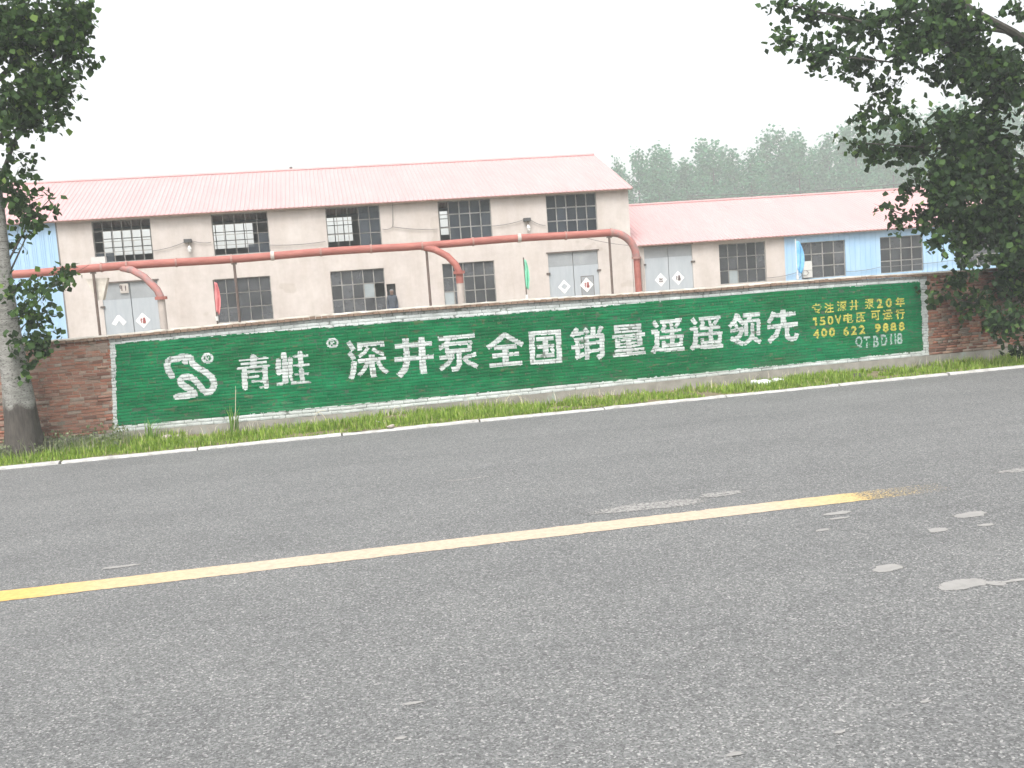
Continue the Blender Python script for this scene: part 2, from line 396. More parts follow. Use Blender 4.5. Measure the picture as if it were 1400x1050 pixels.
M['twig'] = simple('twig_bark', (0.035, 0.031, 0.025), (0.07, 0.063, 0.052), 6, 0.9)

def leaf_mat(name, stops, trans=0.35, rough=0.55):
    mt, n, b = new_mat(name)
    g = N(n, 'ShaderNodeNewGeometry')
    r = ramp(n, stops); n.links.new(g.outputs['Random Per Island'], r.inputs[0])
    n.links.new(r.outputs[0], b.inputs['Base Color']); b.inputs['Roughness'].default_value = rough
    b.inputs['Specular IOR Level'].default_value = 0.12
    tl = N(n, 'ShaderNodeBsdfTranslucent'); n.links.new(mixc(n, 1.0, r.outputs[0], (1.1, 1.25, 0.7), 'MULTIPLY'), tl.inputs[0])
    mx = N(n, 'ShaderNodeMixShader'); mx.inputs[0].default_value = trans
    n.links.new(b.outputs[0], mx.inputs[1]); n.links.new(tl.outputs[0], mx.inputs[2])
    n.links.new(mx.outputs[0], n.nodes['Material Output'].inputs[0])
    return mt
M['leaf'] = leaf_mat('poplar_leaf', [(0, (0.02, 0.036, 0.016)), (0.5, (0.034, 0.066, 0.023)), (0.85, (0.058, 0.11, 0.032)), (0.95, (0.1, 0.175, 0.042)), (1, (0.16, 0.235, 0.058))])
M['leaf_dark'] = leaf_mat('shaded_poplar_leaf', [(0, (0.016, 0.03, 0.014)), (0.55, (0.029, 0.056, 0.022)), (0.88, (0.052, 0.1, 0.031)), (0.97, (0.085, 0.15, 0.038)), (1, (0.12, 0.19, 0.05))], 0.35)  # darker copy of the poplar leaf, crown shade baked into its colours
M['far_leaf'] = leaf_mat('distant_poplar_leaf', [(0, (0.02, 0.095, 0.058)), (0.5, (0.042, 0.155, 0.09)), (1, (0.085, 0.23, 0.13))], 0.45)  # pale teal colours carry part of the distance haze
M['grass'] = leaf_mat('verge_grass', [(0, (0.12, 0.2, 0.035)), (0.5, (0.22, 0.32, 0.055)), (0.88, (0.3, 0.39, 0.08)), (0.96, (0.38, 0.35, 0.18)), (1, (0.42, 0.38, 0.22))], 0.4)
M['weed'] = leaf_mat('grey_green_weed', [(0, (0.11, 0.14, 0.075)), (0.6, (0.19, 0.22, 0.13)), (0.9, (0.25, 0.27, 0.17)), (1, (0.34, 0.29, 0.21))], 0.3)
M['reed'] = leaf_mat('reed_blade', [(0, (0.09, 0.17, 0.04)), (1, (0.17, 0.27, 0.06))], 0.35)

# ------------------------------------------------------------------ ground, road, kerb
me = arr_mesh('ground', [(-260, -60, -0.06), (360, -60, -0.06), (360, 380, -0.06), (-260, 380, -0.06)], [(0, 1, 2, 3)])
tag(link('ground', me, M['field']), kind='structure')

def edge_y(x): return 18.90 + 0.0295 * x
me = arr_mesh('road', [(-200, edge_y(-200) - 17.6, 0), (300, edge_y(300) - 17.6, 0), (300, edge_y(300), 0), (-200, edge_y(-200), 0)], [(0, 1, 2, 3)])
road = tag(link('road', me, M['asphalt']), kind='structure')

# centre line, ragged edges
xs = np.arange(-60, 6.95, 0.06); V = []; Q = []
for i, x in enumerate(xs):
    w_ = 0.19
    V += [(x, 10.18 - w_ + rng.normal(0, 0.006), 0.004), (x, 10.18 + w_ + rng.normal(0, 0.006), 0.004)]
    if i: Q.append((2*i-2, 2*i, 2*i+1, 2*i-1))
link('center_line', arr_mesh('center_line', V, Q), M['road_paint'], road)

def splash(px, py, rx, ry, seed, tail=None):
    c = on_ground(px, py); r_ = random.Random(seed); k = 26; P = []
    ph = [r_.uniform(0, 6.28) for _ in range(6)]
    for i in range(k):
        a = 2*math.pi*i/k
        f = 1 + sum(0.14/(j+1)*math.sin((j+2)*a+ph[j]) for j in range(6)) + r_.uniform(-.05, .05)
        P.append((c[0]+rx*f*math.cos(a), c[1]+ry*f*math.sin(a), 0.0045))
    P2 = [(c[0] + (p[0]-c[0])*.85, c[1] + (p[1]-c[1])*.85, .004 + .00012*(seed - 99)) for p in P]
    P = [(c[0] + (p[0]-c[0])*1.4, c[1] + (p[1]-c[1])*1.4, .004 + .00012*(seed - 99)) for p in P]
    me = bpy.data.meshes.new('dried_splash'); me.from_pydata(P + P2, [], [tuple(range(k, 2*k))] + [(i, (i+1) % k, k + (i+1) % k, k + i) for i in range(k)])
    at_ = me.attributes.new('body', 'FLOAT', 'POINT'); at_.data.foreach_set('value', np.array([0.0]*k + [.6 if rx < .3 else .26]*k, dtype=np.float32))
    return link('dried_splash', me, M['splash'], road)
for i, (px, py, rx, ry) in enumerate([(1316, 799, .17, .10), (1362, 798, .06, .05), (1388, 794, .09, .025), (1213, 777, .12, .075), (1327, 704, .16, .075), (1282, 725, .09, .055), (1348, 718, .08, .03),
        (890, 692, .55, .2), (1145, 702, .12, .05), (1146, 709, .08, .03), (1125, 725, .07, .03), (985, 676, .3, .1), (1396, 643, .3, .1), (640, 655, .3, .035), (165, 775, .14, .04), (1265, 960, .03, .012), (1004, 1032, .045, .016), (565, 962, .05, .02), (548, 1010, .035, .014), (1148, 1002, .03, .012)]):
    splash(px, py, rx, ry, 100+i)

# kerb of long whitewashed stones
kerb = tag(empty('kerb', (0, 18.9, 0)), kind='structure')
x = -24.0; k = 0
cut = [-4.62, -2.33, 0.2, 2.75]
while x < 40:
    nx = x + 2.45 + rng.normal(0, .05)
    for c_ in cut:
        if x < c_ - 0.6 and nx > c_ - 1.2 and nx < c_ + 1.3: nx = c_
    x0, x1 = x + .012 + abs(rng.normal(0, .012)), nx - .012
    h0, h1 = .034 + rng.normal(0, .006), .034 + rng.normal(0, .006); dy = rng.normal(0, .012)
    vv = []; nseg = 10
    for s_ in range(nseg + 1):
        xx = x0 + (x1 - x0)*s_/nseg; hh = h0 + (h1-h0)*s_/nseg + rng.normal(0, .003); yy = edge_y(xx) + dy + rng.normal(0, .005)
        vv += [(xx, yy - .012, -.03), (xx, yy, hh - .012), (xx, yy + .014, hh), (xx, yy + .14, hh + .004), (xx, yy + .15, -.03)]
    fs = []
    for s_ in range(nseg):
        for q in range(4): fs.append((s_*5+q, (s_+1)*5+q, (s_+1)*5+q+1, s_*5+q+1))
    fs.append((0, 1, 2, 3, 4)); e = nseg*5; fs.append((e+4, e+3, e+2, e+1, e))
    MB().add(vv, fs).build('kerb_stone', M['kerb'], kerb)
    x = nx

# verge soil
WALL_Y = 20.7
gx = np.arange(-26, 42, .25); V = []; Q = []; ny = 9
def verge_z(x, t): return 0.035 + 0.03*math.sin(x*1.3)*t + 0.025*math.sin(x*3.1+t*4) * t
for i, x in enumerate(gx):
    for j in range(ny):
        t_ = j/(ny-1); y0 = edge_y(x) + .12
        V.append((x, y0 + (WALL_Y + .05 - y0)*t_, verge_z(x, t_) + rng.normal(0, .006)))
    if i:
        for j in range(ny-1): Q.append(((i-1)*ny+j, i*ny+j, i*ny+j+1, (i-1)*ny+j+1))
tag(link('verge', arr_mesh('verge', V, Q, smooth=True), M['soil']), kind='structure')
YARD = 0.84
me = arr_mesh('yard', [(-258, 20.85, YARD), (358, 20.85, YARD), (358, 378, YARD), (-258, 378, YARD)], [(0, 1, 2, 3)])
tag(link('yard', me, M['yard']), kind='structure')

# ------------------------------------------------------------------ the painted brick wall
WX0, WX1 = -14.0, 26.0
top_pts = [(-3.95, 2.02), (-0.11, 2.10), (1.61, 2.11), (4.3, 2.10), (6.31, 2.07), (8.23, 2.06), (9.55, 2.07), (11.58, 2.06), (13.09, 2.03), (16, 2.0), (26, 1.97)]
bot_pts = [(-4.04, 0.23), (-3.6, 0.235), (0.29, 0.20), (2.2, 0.22), (4.94, 0.24), (7.48, 0.26), (10.31, 0.29), (12.92, 0.29), (16, .29), (26, .29)]
tp = np.array([(-14, 1.9), (-6, 1.985)] + top_pts); bp = np.array([(-14, .2), (-6, .22)] + bot_pts)
def ztop(x): return np.interp(x, tp[:, 0], tp[:, 1])
def zbot(x): return np.interp(x, bp[:, 0], bp[:, 1])
NC = 29
def zc(x, i): return zbot(x) + (ztop(x) - zbot(x)) * i / NC     # course line i

def WP(pts): return np.array([at(x, y, WALL_Y)[[0, 2]] for x, y in pts])
inner_top = WP([(157.3, 470.6), (190, 467), (330, 456.5), (430, 448.7), (470, 446), (600, 436), (780, 422.5), (940, 408.5), (1090, 396.6), (1258.2, 385)])
inner_bot = WP([(160.3, 582), (190, 581), (330, 567.5), (430, 557.5), (470, 554), (600, 542), (780, 526), (940, 511.5), (1110, 495), (1262, 480)])
in_l = WP([(157.3, 470.6), (160.5, 582)]); in_r = WP([(1258.2, 385), (1262.2, 478)])
out_l = WP([(149.6, 463.7), (155.7, 590)]); out_r = WP([(1267, 377.5), (1270.2, 484.5)])
def lin(seg, z): return seg[0, 0] + (z - seg[0, 1]) / (seg[1, 1] - seg[0, 1]) * (seg[1, 0] - seg[0, 0])

# lettering: strokes traced brush by brush on the wall plane. (origin, scale) of each tracing sheet
STROKES = []
def sheet(ox, oy, s, items, dx=0, dy=0, butt=True):
    for pts, wd in items:
        P = WP([(ox + (x+dx)/s, oy + (y+dy)/s) for x, y in pts])
        a = at(ox + pts[0][0]/s, oy + pts[0][1]/s, WALL_Y); b_ = at(ox + pts[0][0]/s + 1, oy + pts[0][1]/s, WALL_Y)
        STROKES.append((P, wd * 1.1 / s * (b_[0]-a[0]) / 2, butt))
sheet(460, 440, 6.3636, [
 ([(105,180),(145,240)],38), ([(115,270),(150,322)],38), ([(155,350),(150,420),(128,490)],44),
 ([(190,203),(405,182)],32), ([(198,200),(203,242)],36), ([(396,180),(400,212)],36),
 ([(272,228),(238,275),(198,300)],28), ([(318,238),(365,268),(410,285)],28),
 ([(195,345),(425,317)],32), ([(305,290),(312,400),(325,475)],46), ([(268,355),(245,410),(202,462)],32), ([(362,350),(390,400),(440,440)],32),
 ([(512,213),(825,186)],36), ([(512,330),(842,302)],36), ([(602,155),(615,330),(598,410),(548,465)],50), ([(738,140),(746,290),(760,440)],52),
 ([(890,148),(1200,120)],34), ([(975,150),(950,200),(898,232)],34), ([(962,190),(966,260)],34), ([(985,195),(1170,180)],32), ([(1163,180),(1156,245)],34), ([(955,262),(1165,240)],32),
 ([(1068,265),(1070,370),(1052,405),(1012,414)],40), ([(905,315),(1018,300)],32), ([(1003,310),(975,360),(908,412)],34), ([(1210,282),(1125,308)],32), ([(1108,315),(1142,350),(1222,388)],34)])
sheet(650, 430, 5.8333, [
 ([(235,160),(170,215),(102,262)],34), ([(235,160),(300,200),(372,238)],34), ([(155,265),(320,251)],30), ([(142,330),(338,311)],32), ([(120,407),(368,386)],30), ([(240,250),(242,395)],46),
 ([(447,155),(459,385)],40), ([(432,152),(676,136)],32), ([(660,140),(671,370)],40), ([(447,384),(684,366)],30), ([(490,198),(620,186)],28), ([(496,258),(622,246)],26), ([(492,335),(622,321)],28), ([(557,195),(562,325)],38), ([(606,268),(624,298)],26),
 ([(808,115),(770,172)],32), ([(795,155),(860,148)],26), ([(790,205),(856,196)],26), ([(772,264),(860,251)],28), ([(812,195),(815,340)],32), ([(806,347),(866,314)],28),
 ([(872,118),(894,146)],30), ([(937,102),(940,150)],36), ([(1003,100),(982,146)],30), ([(888,180),(892,352)],34), ([(882,180),(1015,166)],28), ([(1009,165),(1011,318),(980,342)],36), ([(902,230),(1000,219)],24), ([(902,295),(1000,281)],24),
 ([(1122,92),(1128,145)],34), ([(1304,78),(1307,135)],34), ([(1114,95),(1316,79)],18), ([(1134,118),(1305,106)],14), ([(1134,141),(1305,127)],14), ([(1095,180),(1346,157)],22), ([(1132,200),(1138,258)],34), ([(1308,180),(1314,240)],34), ([(1124,206),(1316,190)],16), ([(1140,233),(1310,217)],13), ([(1140,262),(1310,244)],16), ([(1220,195),(1228,312)],36), ([(1116,295),(1340,272)],20), ([(1105,327),(1354,302)],24)])
YAO = [([(84,184),(110,222)],32), ([(70,269),(116,262)],30), ([(110,265),(112,375),(80,434)],36), ([(104,408),(180,417),(334,405)],27), ([(140,185),(314,167)],26), ([(162,200),(175,222)],26), ([(226,192),(231,215)],26), ([(294,182),(266,222)],26), ([(174,220),(153,256)],26), ([(154,262),(310,249)],23), ([(140,314),(330,297)],25), ([(235,228),(240,375)],33), ([(166,348),(171,382)],28), ([(312,318),(312,370)],28), ([(156,384),(315,369)],24)]
sheet(880, 410, 6.087, YAO)
sheet(880, 410, 6.087, YAO, 322, -25)
sheet(880, 410, 6.087, [
 ([(775,120),(760,178),(718,220)],30), ([(777,130),(800,170),(830,197)],34), ([(766,204),(775,232)],24), ([(728,259),(828,237)],25), ([(818,250),(800,298),(772,322)],33), ([(730,322),(825,366)],32),
 ([(830,130),(964,116)],28), ([(890,135),(872,168)],28), ([(850,175),(855,294)],30), ([(846,179),(960,166)],22), ([(954,168),(957,290)],29), ([(905,200),(905,290),(885,332),(840,366)],28), ([(908,312),(968,351)],31),
 ([(1080,106),(1065,150),(1040,186)],32), ([(1080,130),(1258,113)],28), ([(1038,227),(1278,201)],30), ([(1160,92),(1165,212)],42), ([(1125,230),(1105,290),(1046,345)],36), ([(1190,220),(1195,306),(1228,326),(1262,320),(1274,285)],34)])
sheet(310, 470, 10.769, [
 ([(192,242),(335,232)],30), ([(440,218),(600,204)],30), ([(390,195),(398,330)],82), ([(220,299),(575,269)],30), ([(172,369),(300,355)],38), ([(300,352),(622,323)],28), ([(255,380),(260,530),(270,645)],75), ([(300,415),(510,401)],32), ([(300,503),(456,479)],36), ([(378,555),(525,546)],32), ([(560,350),(566,500),(578,620)],78), ([(498,640),(596,626)],28),
 ([(757,250),(765,430)],68), ([(838,165),(855,300),(862,535)],76), ([(930,230),(940,425)],66), ([(775,432),(955,402)],40), ([(760,602),(890,558)],44), ([(938,475),(980,575)],46), ([(992,188),(1182,173)],30), ([(1080,140),(1090,310)],72), ([(992,321),(1206,304)],30), ([(1100,390),(1115,550)],68), ([(1012,448),(1202,436)],30), ([(960,580),(1220,569)],38)], butt=False)
circ = lambda cx, cy, rx, ry: [(cx+rx*math.cos(a*math.pi/9), cy-ry*math.sin(a*math.pi/9)) for a in range(19)]
sheet(210, 470, 12.35, [
 ([(310,545),(255,460),(225,370),(238,300),(300,265),(390,265),(460,225),(560,215),(635,250),(660,330),(740,400),(880,480),(980,570),(1025,660),(1010,740),(960,805),(900,822),(830,780),(760,680),(680,595),(590,555),(500,562),(450,610),(470,680),(560,740),(675,810),(690,850),(560,875),(390,893)],100),
 ([(525,305),(545,318)],84), (circ(910,245,82,70),36), ([(878,290),(880,205),(925,207),(932,238),(885,248),(940,292)],17)], butt=False)
sheet(190, 440, 5.0, [(circ(1323,145,34,30),13), ([(1310,162),(1311,128),(1328,128),(1332,142),(1313,146),(1336,163)],7)], butt=False)

# small lines of yellow and grey lettering: glyph outlines
GLYPHS = []
def glyph(ch, cx, cy, hpx, wpx, colr, fat):
    cu = bpy.data.curves.new('glyph', 'FONT'); cu.body = ch
    ob = bpy.data.objects.new('glyph', cu); COL.objects.link(ob)
    dg = bpy.context.evaluated_depsgraph_get()
    me = ob.evaluated_get(dg).to_mesh(); me.calc_loop_triangles()
    P = np.array([v.co[:2] for v in me.vertices]); T = np.array([t.vertices[:] for t in me.loop_triangles])
    ob.evaluated_get(dg).to_mesh_clear()
    bpy.data.objects.remove(ob); bpy.data.curves.remove(cu)
    lo, hi = P.min(0), P.max(0); U = (P - (lo+hi)/2) / np.maximum(hi-lo, 1e-6)
    c0 = at(1100 + cx/9.3333, 395 + cy/9.3333, WALL_Y)[[0, 2]]
    k = 1/9.3333 * (at(1181, 440, WALL_Y)[0] - at(1180, 440, WALL_Y)[0])
    GLYPHS.append((c0 + U * np.array([wpx*k, hpx*k]), T, colr, fat*k))
for ch, x, y in (('专',155,250),('注',315,240),('深',475,220),('井',635,205),('泵',830,190),('年',1220,165)): glyph(ch, x, y, 112, 112, 'y', 2.5)
for ch, x, y in (('2',960,185),('0',1075,178)): glyph(ch, x, y, 95, 66, 'y', 5)
for ch, x, y in (('电',560,375),('压',715,360),('可',905,340),('运',1060,330),('行',1220,320)): glyph(ch, x, y, 112, 112, 'y', 2.5)
def bar_one(cx, cy, hh, ww):          # a hand-lettered 1: upright bar with a flag
    c0 = at(1100 + cx/9.3333, 395 + cy/9.3333, WALL_Y)[[0, 2]]; k = 1/9.3333 * (at(1181, 440, WALL_Y)[0] - at(1180, 440, WALL_Y)[0])
    P = np.array([(-.1, -.5), (.5, -.5), (.5, .5), (-.1, .5), (-.95, .16), (-.95, .34), (-.05, .5), (-.05, .22)]) * np.array([ww*k, hh*k]) + c0
    GLYPHS.append((P, np.array([(0, 1, 2), (0, 2, 3), (4, 5, 6), (4, 6, 7)]), 'y', 1.0*k))
bar_one(138, 415, 100, 34)
for ch, x, y, w_ in (('5',230,410,62),('0',330,402,64),('V',430,390,76)): glyph(ch, x, y, 98, w_, 'y', 1.5 if ch == '1' else 4)
for ch, x, y in (('4',150,575),('0',250,560),('0',350,552),('6',530,540),('2',630,530),('2',735,520),('9',935,500),('8',1035,495),('8',1135,485),('8',1240,480)): glyph(ch, x, y, 92, 64, 'y', 5)
for ch, x, y, w_ in (('Q',695,680,84),('T',795,680,76),('B',910,670,64),('D',1015,655,70),('l',1105,645,14),('l',1160,640,14),('8',1215,635,60)): glyph(ch, x, y, 125, w_, 'w', 3.5)

def sd_poly(U, P, r_=0, butt=False):                   # distance of points U to a polyline
    d = np.full(len(U), 1e9); last = len(P) - 2
    for k, (a, b_) in enumerate(zip(P[:-1], P[1:])):
        ab = b_ - a; L2 = max(ab @ ab, 1e-12); t0 = ((U - a) @ ab) / L2; t_ = np.clip(t0, 0, 1)
        dk = np.hypot(*(U - a - t_[:, None]*ab).T)
        if butt:                     # flat brush: square ends
            ex = r_*.35/math.sqrt(L2); pd = np.abs((U - a) @ np.array([-ab[1], ab[0]])) / math.sqrt(L2)
            if k == 0: dk = np.where(t0 < 0, np.where(t0 > -ex, pd, 1e9), dk)
            if k == last: dk = np.where(t0 > 1, np.where(t0 < 1 + ex, pd, 1e9), dk)
        d = np.minimum(d, dk)
    return d
def in_tris(U, P, T):
    r = np.zeros(len(U), bool)
    for t_ in T:
        a, b_, c_ = P[t_]
        def s_(p, q): return (q[0]-p[0])*(U[:, 1]-p[1]) - (q[1]-p[1])*(U[:, 0]-p[0])
        x1, x2, x3 = s_(a, b_), s_(b_, c_), s_(c_, a)
        r |= ((x1 >= 0) & (x2 >= 0) & (x3 >= 0)) | ((x1 <= 0) & (x2 <= 0) & (x3 <= 0))
    return r

def vnoise(U, f, seed):              # cheap smooth value noise
    r_ = np.random.default_rng(seed); G = r_.random((257, 257))
    p = (U * f) % 256; i = p.astype(int); t_ = p - i; t_ = t_*t_*(3-2*t_)
    g = lambda a, b_: G[(i[:, 0]+a) % 257, (i[:, 1]+b_) % 257]
    return (g(0,0)*(1-t_[:,0])+g(1,0)*t_[:,0])*(1-t_[:,1]) + (g(0,1)*(1-t_[:,0])+g(1,1)*t_[:,0])*t_[:,1]

GREEN = np.array([0.001, 0.12, 0.038]); WHITE = np.array([0.47, 0.50, 0.49]); YELLOW = np.array([0.44, 0.40, 0.085]); GREY = np.array([0.30, 0.38, 0.35])
REDS = np.array([(0.17,0.085,0.065),(0.27,0.12,0.085),(0.30,0.135,0.09),(0.26,0.145,0.11),(0.30,0.20,0.15),(0.24,0.19,0.16),(0.23,0.115,0.085)])

def paint(U, red):
    """colour of the wall at points (x, z); red = the bare brick colour there"""
    j = (vnoise(U, 14, 1) - .5) * .022 + (vnoise(U, 40, 2) - .5) * .012      # ragged brush edges
    x, z = U[:, 0], U[:, 1]
    outer = (x + j > lin(out_l, z)) & (x + j < lin(out_r, z))
    inner = (x + j > lin(in_l, z)) & (x + j < lin(in_r, z)) & (z + j < np.interp(x, inner_top[:, 0], inner_top[:, 1])) & (z + j > np.interp(x, inner_bot[:, 0], inner_bot[:, 1]))
    C = red.copy(); C[outer] = WHITE * (0.86 + 0.28*vnoise(U, 6, 3)[outer, None])
    top = outer & (z > zc(x, NC - .95)) ; C[top] = C[top] * .62 + np.array([.16, .14, .13]) * .38      # top course mixed towards grey-brown
    n1, n2 = vnoise(U * np.array([.5, 1]), 2.3, 4), vnoise(U * np.array([.35, 1.3]), 9, 5)
    g = GREEN * (0.62 + .42*n1 + .44*n2)[:, None]
    g[:, 0] += .003*n2; g[:, 2] += .010*n1
    C[inner] = g[inner]
    bleed = inner & (vnoise(U * np.array([.6, 1.6]), 16, 6) > .86); C[bleed] = C[bleed]*.65 + red[bleed]*.22      # thin paint
    chip = vnoise(U * np.array([.8, 1.5]), 22, 14)
    for P, r_, bt in STROKES:
        lo, hi = P.min(0) - r_ - .12, P.max(0) + r_ + .12
        s_ = np.where((x > lo[0]) & (x < hi[0]) & (z > lo[1]) & (z < hi[1]))[0]
        d = sd_poly(U[s_], P, r_, bt) + j[s_]*.2
        near = s_[(d >= r_) & (d < r_ + .06 + .06*n1[s_])]
        hit = s_[(d < r_) & (chip[s_] > .05)]
        isg = C[near, 1] > C[near, 0]*2.2
        C[near[isg]] = C[near[isg]] * .97
        C[hit] = WHITE * (0.8 + .34*vnoise(U[hit], 9, 8))[:, None] * np.where(chip[hit] < .2, .8, 1.0)[:, None]
    for P, T, cl, fat in GLYPHS:
        lo, hi = P.min(0) - fat, P.max(0) + fat
        s_ = np.where((x > lo[0]) & (x < hi[0]) & (z > lo[1]) & (z < hi[1]))[0]
        r_ = np.zeros(len(s_), bool)
        for a in range(9):
            off = np.array([0, 0]) if a == 8 else fat*np.array([math.cos(a*math.pi/4), math.sin(a*math.pi/4)])
            r_ |= in_tris(U[s_] + off, P, T)
        wn_ = vnoise(U[s_], 30, 9)
        hit = s_[r_ & (wn_ > (.08 if cl == 'y' else .16))]
        C[hit] = (YELLOW if cl == 'y' else GREY) * (0.8 + .35*vnoise(U[hit], 14, 10))[:, None]
    # mud thrown up by traffic along the foot of the wall
    hgt = z - zbot(x); f = np.clip(.5 - hgt*1.6, 0, 1) * np.clip(vnoise(U * np.array([.7, .8]), 4, 15)*1.7 - .5, 0, 1) * .45
    C = C*(1-f[:, None]) + np.array([.24, .23, .19])*f[:, None]
    return C

wall = empty('brick_wall', (4.5, WALL_Y, 0))
tag(wall, 'long low brick wall along the verge with a green painted Chinese advertisement', 'wall')
# lay the bricks
BR = []                               # (x0, x1, course)
for i in range(NC):
    hd = (i % 5 == 4) or i == NC - 1
    L = 0.125 if hd else 0.25
    x = WX0 + (0.0625 if hd else (0.125 if i % 2 else 0.0)) + rng.normal(0, .01)
    while x < WX1:
        l = L * (1 + rng.normal(0, .02))
        if not hd and rng.random() < .12: l = .125
        BR.append((x, min(x + l, WX1), i)); x += l
J = 0.0085
xl, xr = lin(out_l, 1.2), lin(out_r, 1.2)
vis = [k for k, (a, b_, i) in enumerate(BR) if b_ < xl - .05 and a > -6.2 and zc(a, i) > 0.28]
vis.sort(key=lambda k: -(BR[k][1]-BR[k][0] + .12*BR[k][0]))
single = set(vis[:300])
# shared brick shapes with chipped, slightly uneven faces
def brick_shape(l, seed):
    r_ = random.Random(seed); hz = .0262; mb = MB()
    vs_ = []
    for (sx_, sy_, sz_) in ((-1,-1,-1),(1,-1,-1),(1,1,-1),(-1,1,-1),(-1,-1,1),(1,-1,1),(1,1,1),(-1,1,1)):
        vs_.append((sx_*(l/2) + r_.uniform(-.004, .004), (.0 if sy_ < 0 else .09) + r_.uniform(-.003, .003), sz_*hz + r_.uniform(-.002, .002)))
    mb.add(vs_, [(0,1,5,4),(1,2,6,5),(2,3,7,6),(3,0,4,7),(4,5,6,7),(3,2,1,0)])
    me = bpy.data.meshes.new('brick'); me.from_pydata(mb.v, [], mb.f)
    bm = bmesh.new(); bm.from_mesh(me)
    bmesh.ops.bevel(bm, geom=[e for e in bm.edges if all(v.co.y < .05 for v in e.verts)], offset=.004, segments=1, affect='EDGES')
    bmesh.ops.recalc_face_normals(bm, faces=bm.faces); bm.to_mesh(me); bm.free()
    me.materials.append(M['brick']); return me
shapes_s = [brick_shape(.241, k) for k in range(8)]; shapes_h = [brick_shape(.116, 20 + k) for k in range(5)]
V = []; Q = []; PV = []; PU = []; PR = []; nv = 0
for k, (x0, x1, i) in enumerate(BR):
    xm = (x0 + x1)/2; zl, zh = zc(xm, i), zc(xm, i+1)
    if k in single:
        sh = (shapes_s if x1 - x0 > .18 else shapes_h); o = bpy.data.objects.new('brick', sh[int(rng.integers(len(sh)))]); COL.objects.link(o)
        o.parent = wall; o.matrix_parent_inverse = Matrix.Translation(-Vector(wall.location))
        o.location = (xm, WALL_Y + rng.normal(0, .004), (zl+zh)/2); o.scale = ((x1-x0-J)/(.241 if x1-x0 > .18 else .116), 1, 1)
        o.rotation_euler = (rng.normal(0, .01), 0, rng.normal(0, .008))
        continue
    a, b_ = x0 + J/2, x1 - J/2; y = WALL_Y + rng.normal(0, .003); tilt = rng.normal(0, .004)
    painted = b_ > xl - .02 and a < xr + .02
    nx = max(1, int(round((b_-a)/.0155))) if painted else 1; nz = 4 if painted else 1
    gx_ = np.linspace(a, b_, nx+1); 
    g0, g1 = zl + J/2 + rng.normal(0, .0012), zh - J/2 + rng.normal(0, .0012)
    gz = np.linspace(g0, g1, nz+1)
    dz = zc(gx_, i) - zl                                   # follow the course line
    X = np.repeat(gx_[None], nz+1, 0); Z = gz[:, None] + dz[None]; Yv = y + tilt*(X - xm)/.12
    # rounded arrises
    if painted:
        Yv[0] += .004; Yv[-1] += .004; Yv[:, 0] += .004; Yv[:, -1] += .004
    fv = np.stack([X, Yv, Z], -1).reshape(-1, 3)
    idx = np.arange((nz+1)*(nx+1)).reshape(nz+1, nx+1) + nv
    q = np.stack([idx[:-1, :-1], idx[:-1, 1:], idx[1:, 1:], idx[1:, :-1]], -1).reshape(-1, 4)
    c4 = np.array([fv[0], fv[nx], fv[-1], fv[nz*(nx+1)]]); bk = c4 + np.array([0, .03, 0])
    e = nv + len(fv); ci = [idx[0, 0], idx[0, -1], idx[-1, -1], idx[-1, 0]]
    q2 = [(ci[1], ci[0], e, e+1), (ci[2], ci[1], e+1, e+2), (ci[3], ci[2], e+2, e+3), (ci[0], ci[3], e+3, e)]
    V.append(fv); V.append(bk); nv = e + 4
    Q.append(q); Q.append(np.array(q2))
    cen = np.stack([(X[:-1, :-1]+X[1:, 1:])/2, (Z[:-1, :-1]+Z[1:, 1:])/2], -1).reshape(-1, 2)
    side = np.array([((a+b_)/2, zl+J/2), (b_, (zl+zh)/2), ((a+b_)/2, zh-J/2), (a, (zl+zh)/2)])
    PU.append(cen); PU.append(side)
    red = REDS[int(rng.integers(len(REDS)))] * rng.uniform(.8, 1.15)
    PR.append(np.repeat(red[None], len(cen)+4, 0))
me = arr_mesh('brickwork', np.concatenate(V), np.concatenate(Q))
U = np.concatenate(PU); PRr = np.concatenate(PR)
Cc = paint(U, PRr)
at_ = me.attributes.new('paint', 'FLOAT_COLOR', 'FACE')
at_.data.foreach_set('color', np.concatenate([Cc, np.ones((len(Cc), 1))], 1).astype(np.float32).ravel())
tag(link('brickwork', me, M['painted'], wall), kind='stuff')
# mortar body behind, joints 9 mm back
mx_ = np.concatenate([np.arange(WX0, xl-.1, .4), np.arange(xl-.1, xr+.1, .03), np.arange(xr+.1, WX1+.2, .4)]); mz = np.arange(NC*2+1)/2
X = np.repeat(mx_[None], len(mz), 0); Z = np.stack([zc(mx_, k_) for k_ in mz])
fv = np.stack([X, np.full_like(X, WALL_Y + .0075), Z], -1).reshape(-1, 3)
idx = np.arange(fv.shape[0]).reshape(X.shape); q = np.stack([idx[:-1, :-1], idx[:-1, 1:], idx[1:, 1:], idx[1:, :-1]], -1).reshape(-1, 4)
me = arr_mesh('mortar', fv, q)
cen = np.stack([(X[:-1, :-1]+X[1:, 1:])/2, (Z[:-1, :-1]+Z[1:, 1:])/2], -1).reshape(-1, 2)
base = np.repeat(np.array([[.25, .21, .17]]), len(cen), 0) * (0.6 + .7*vnoise(cen, 7, 21))[:, None]
pc = paint(cen, base); keep = (vnoise(cen, 12, 22) > .45)[:, None]
pm = (pc - base) != 0
bare = np.array([[.07, .085, .065]])
mc = np.where(pm.any(1)[:, None], np.where(keep, pc*.72 + bare*.2, pc*.3 + bare*.7), base)
at_ = me.attributes.new('paint', 'FLOAT_COLOR', 'FACE')
at_.data.foreach_set('color', np.concatenate([mc, np.ones((len(mc), 1))], 1).astype(np.float32).ravel())
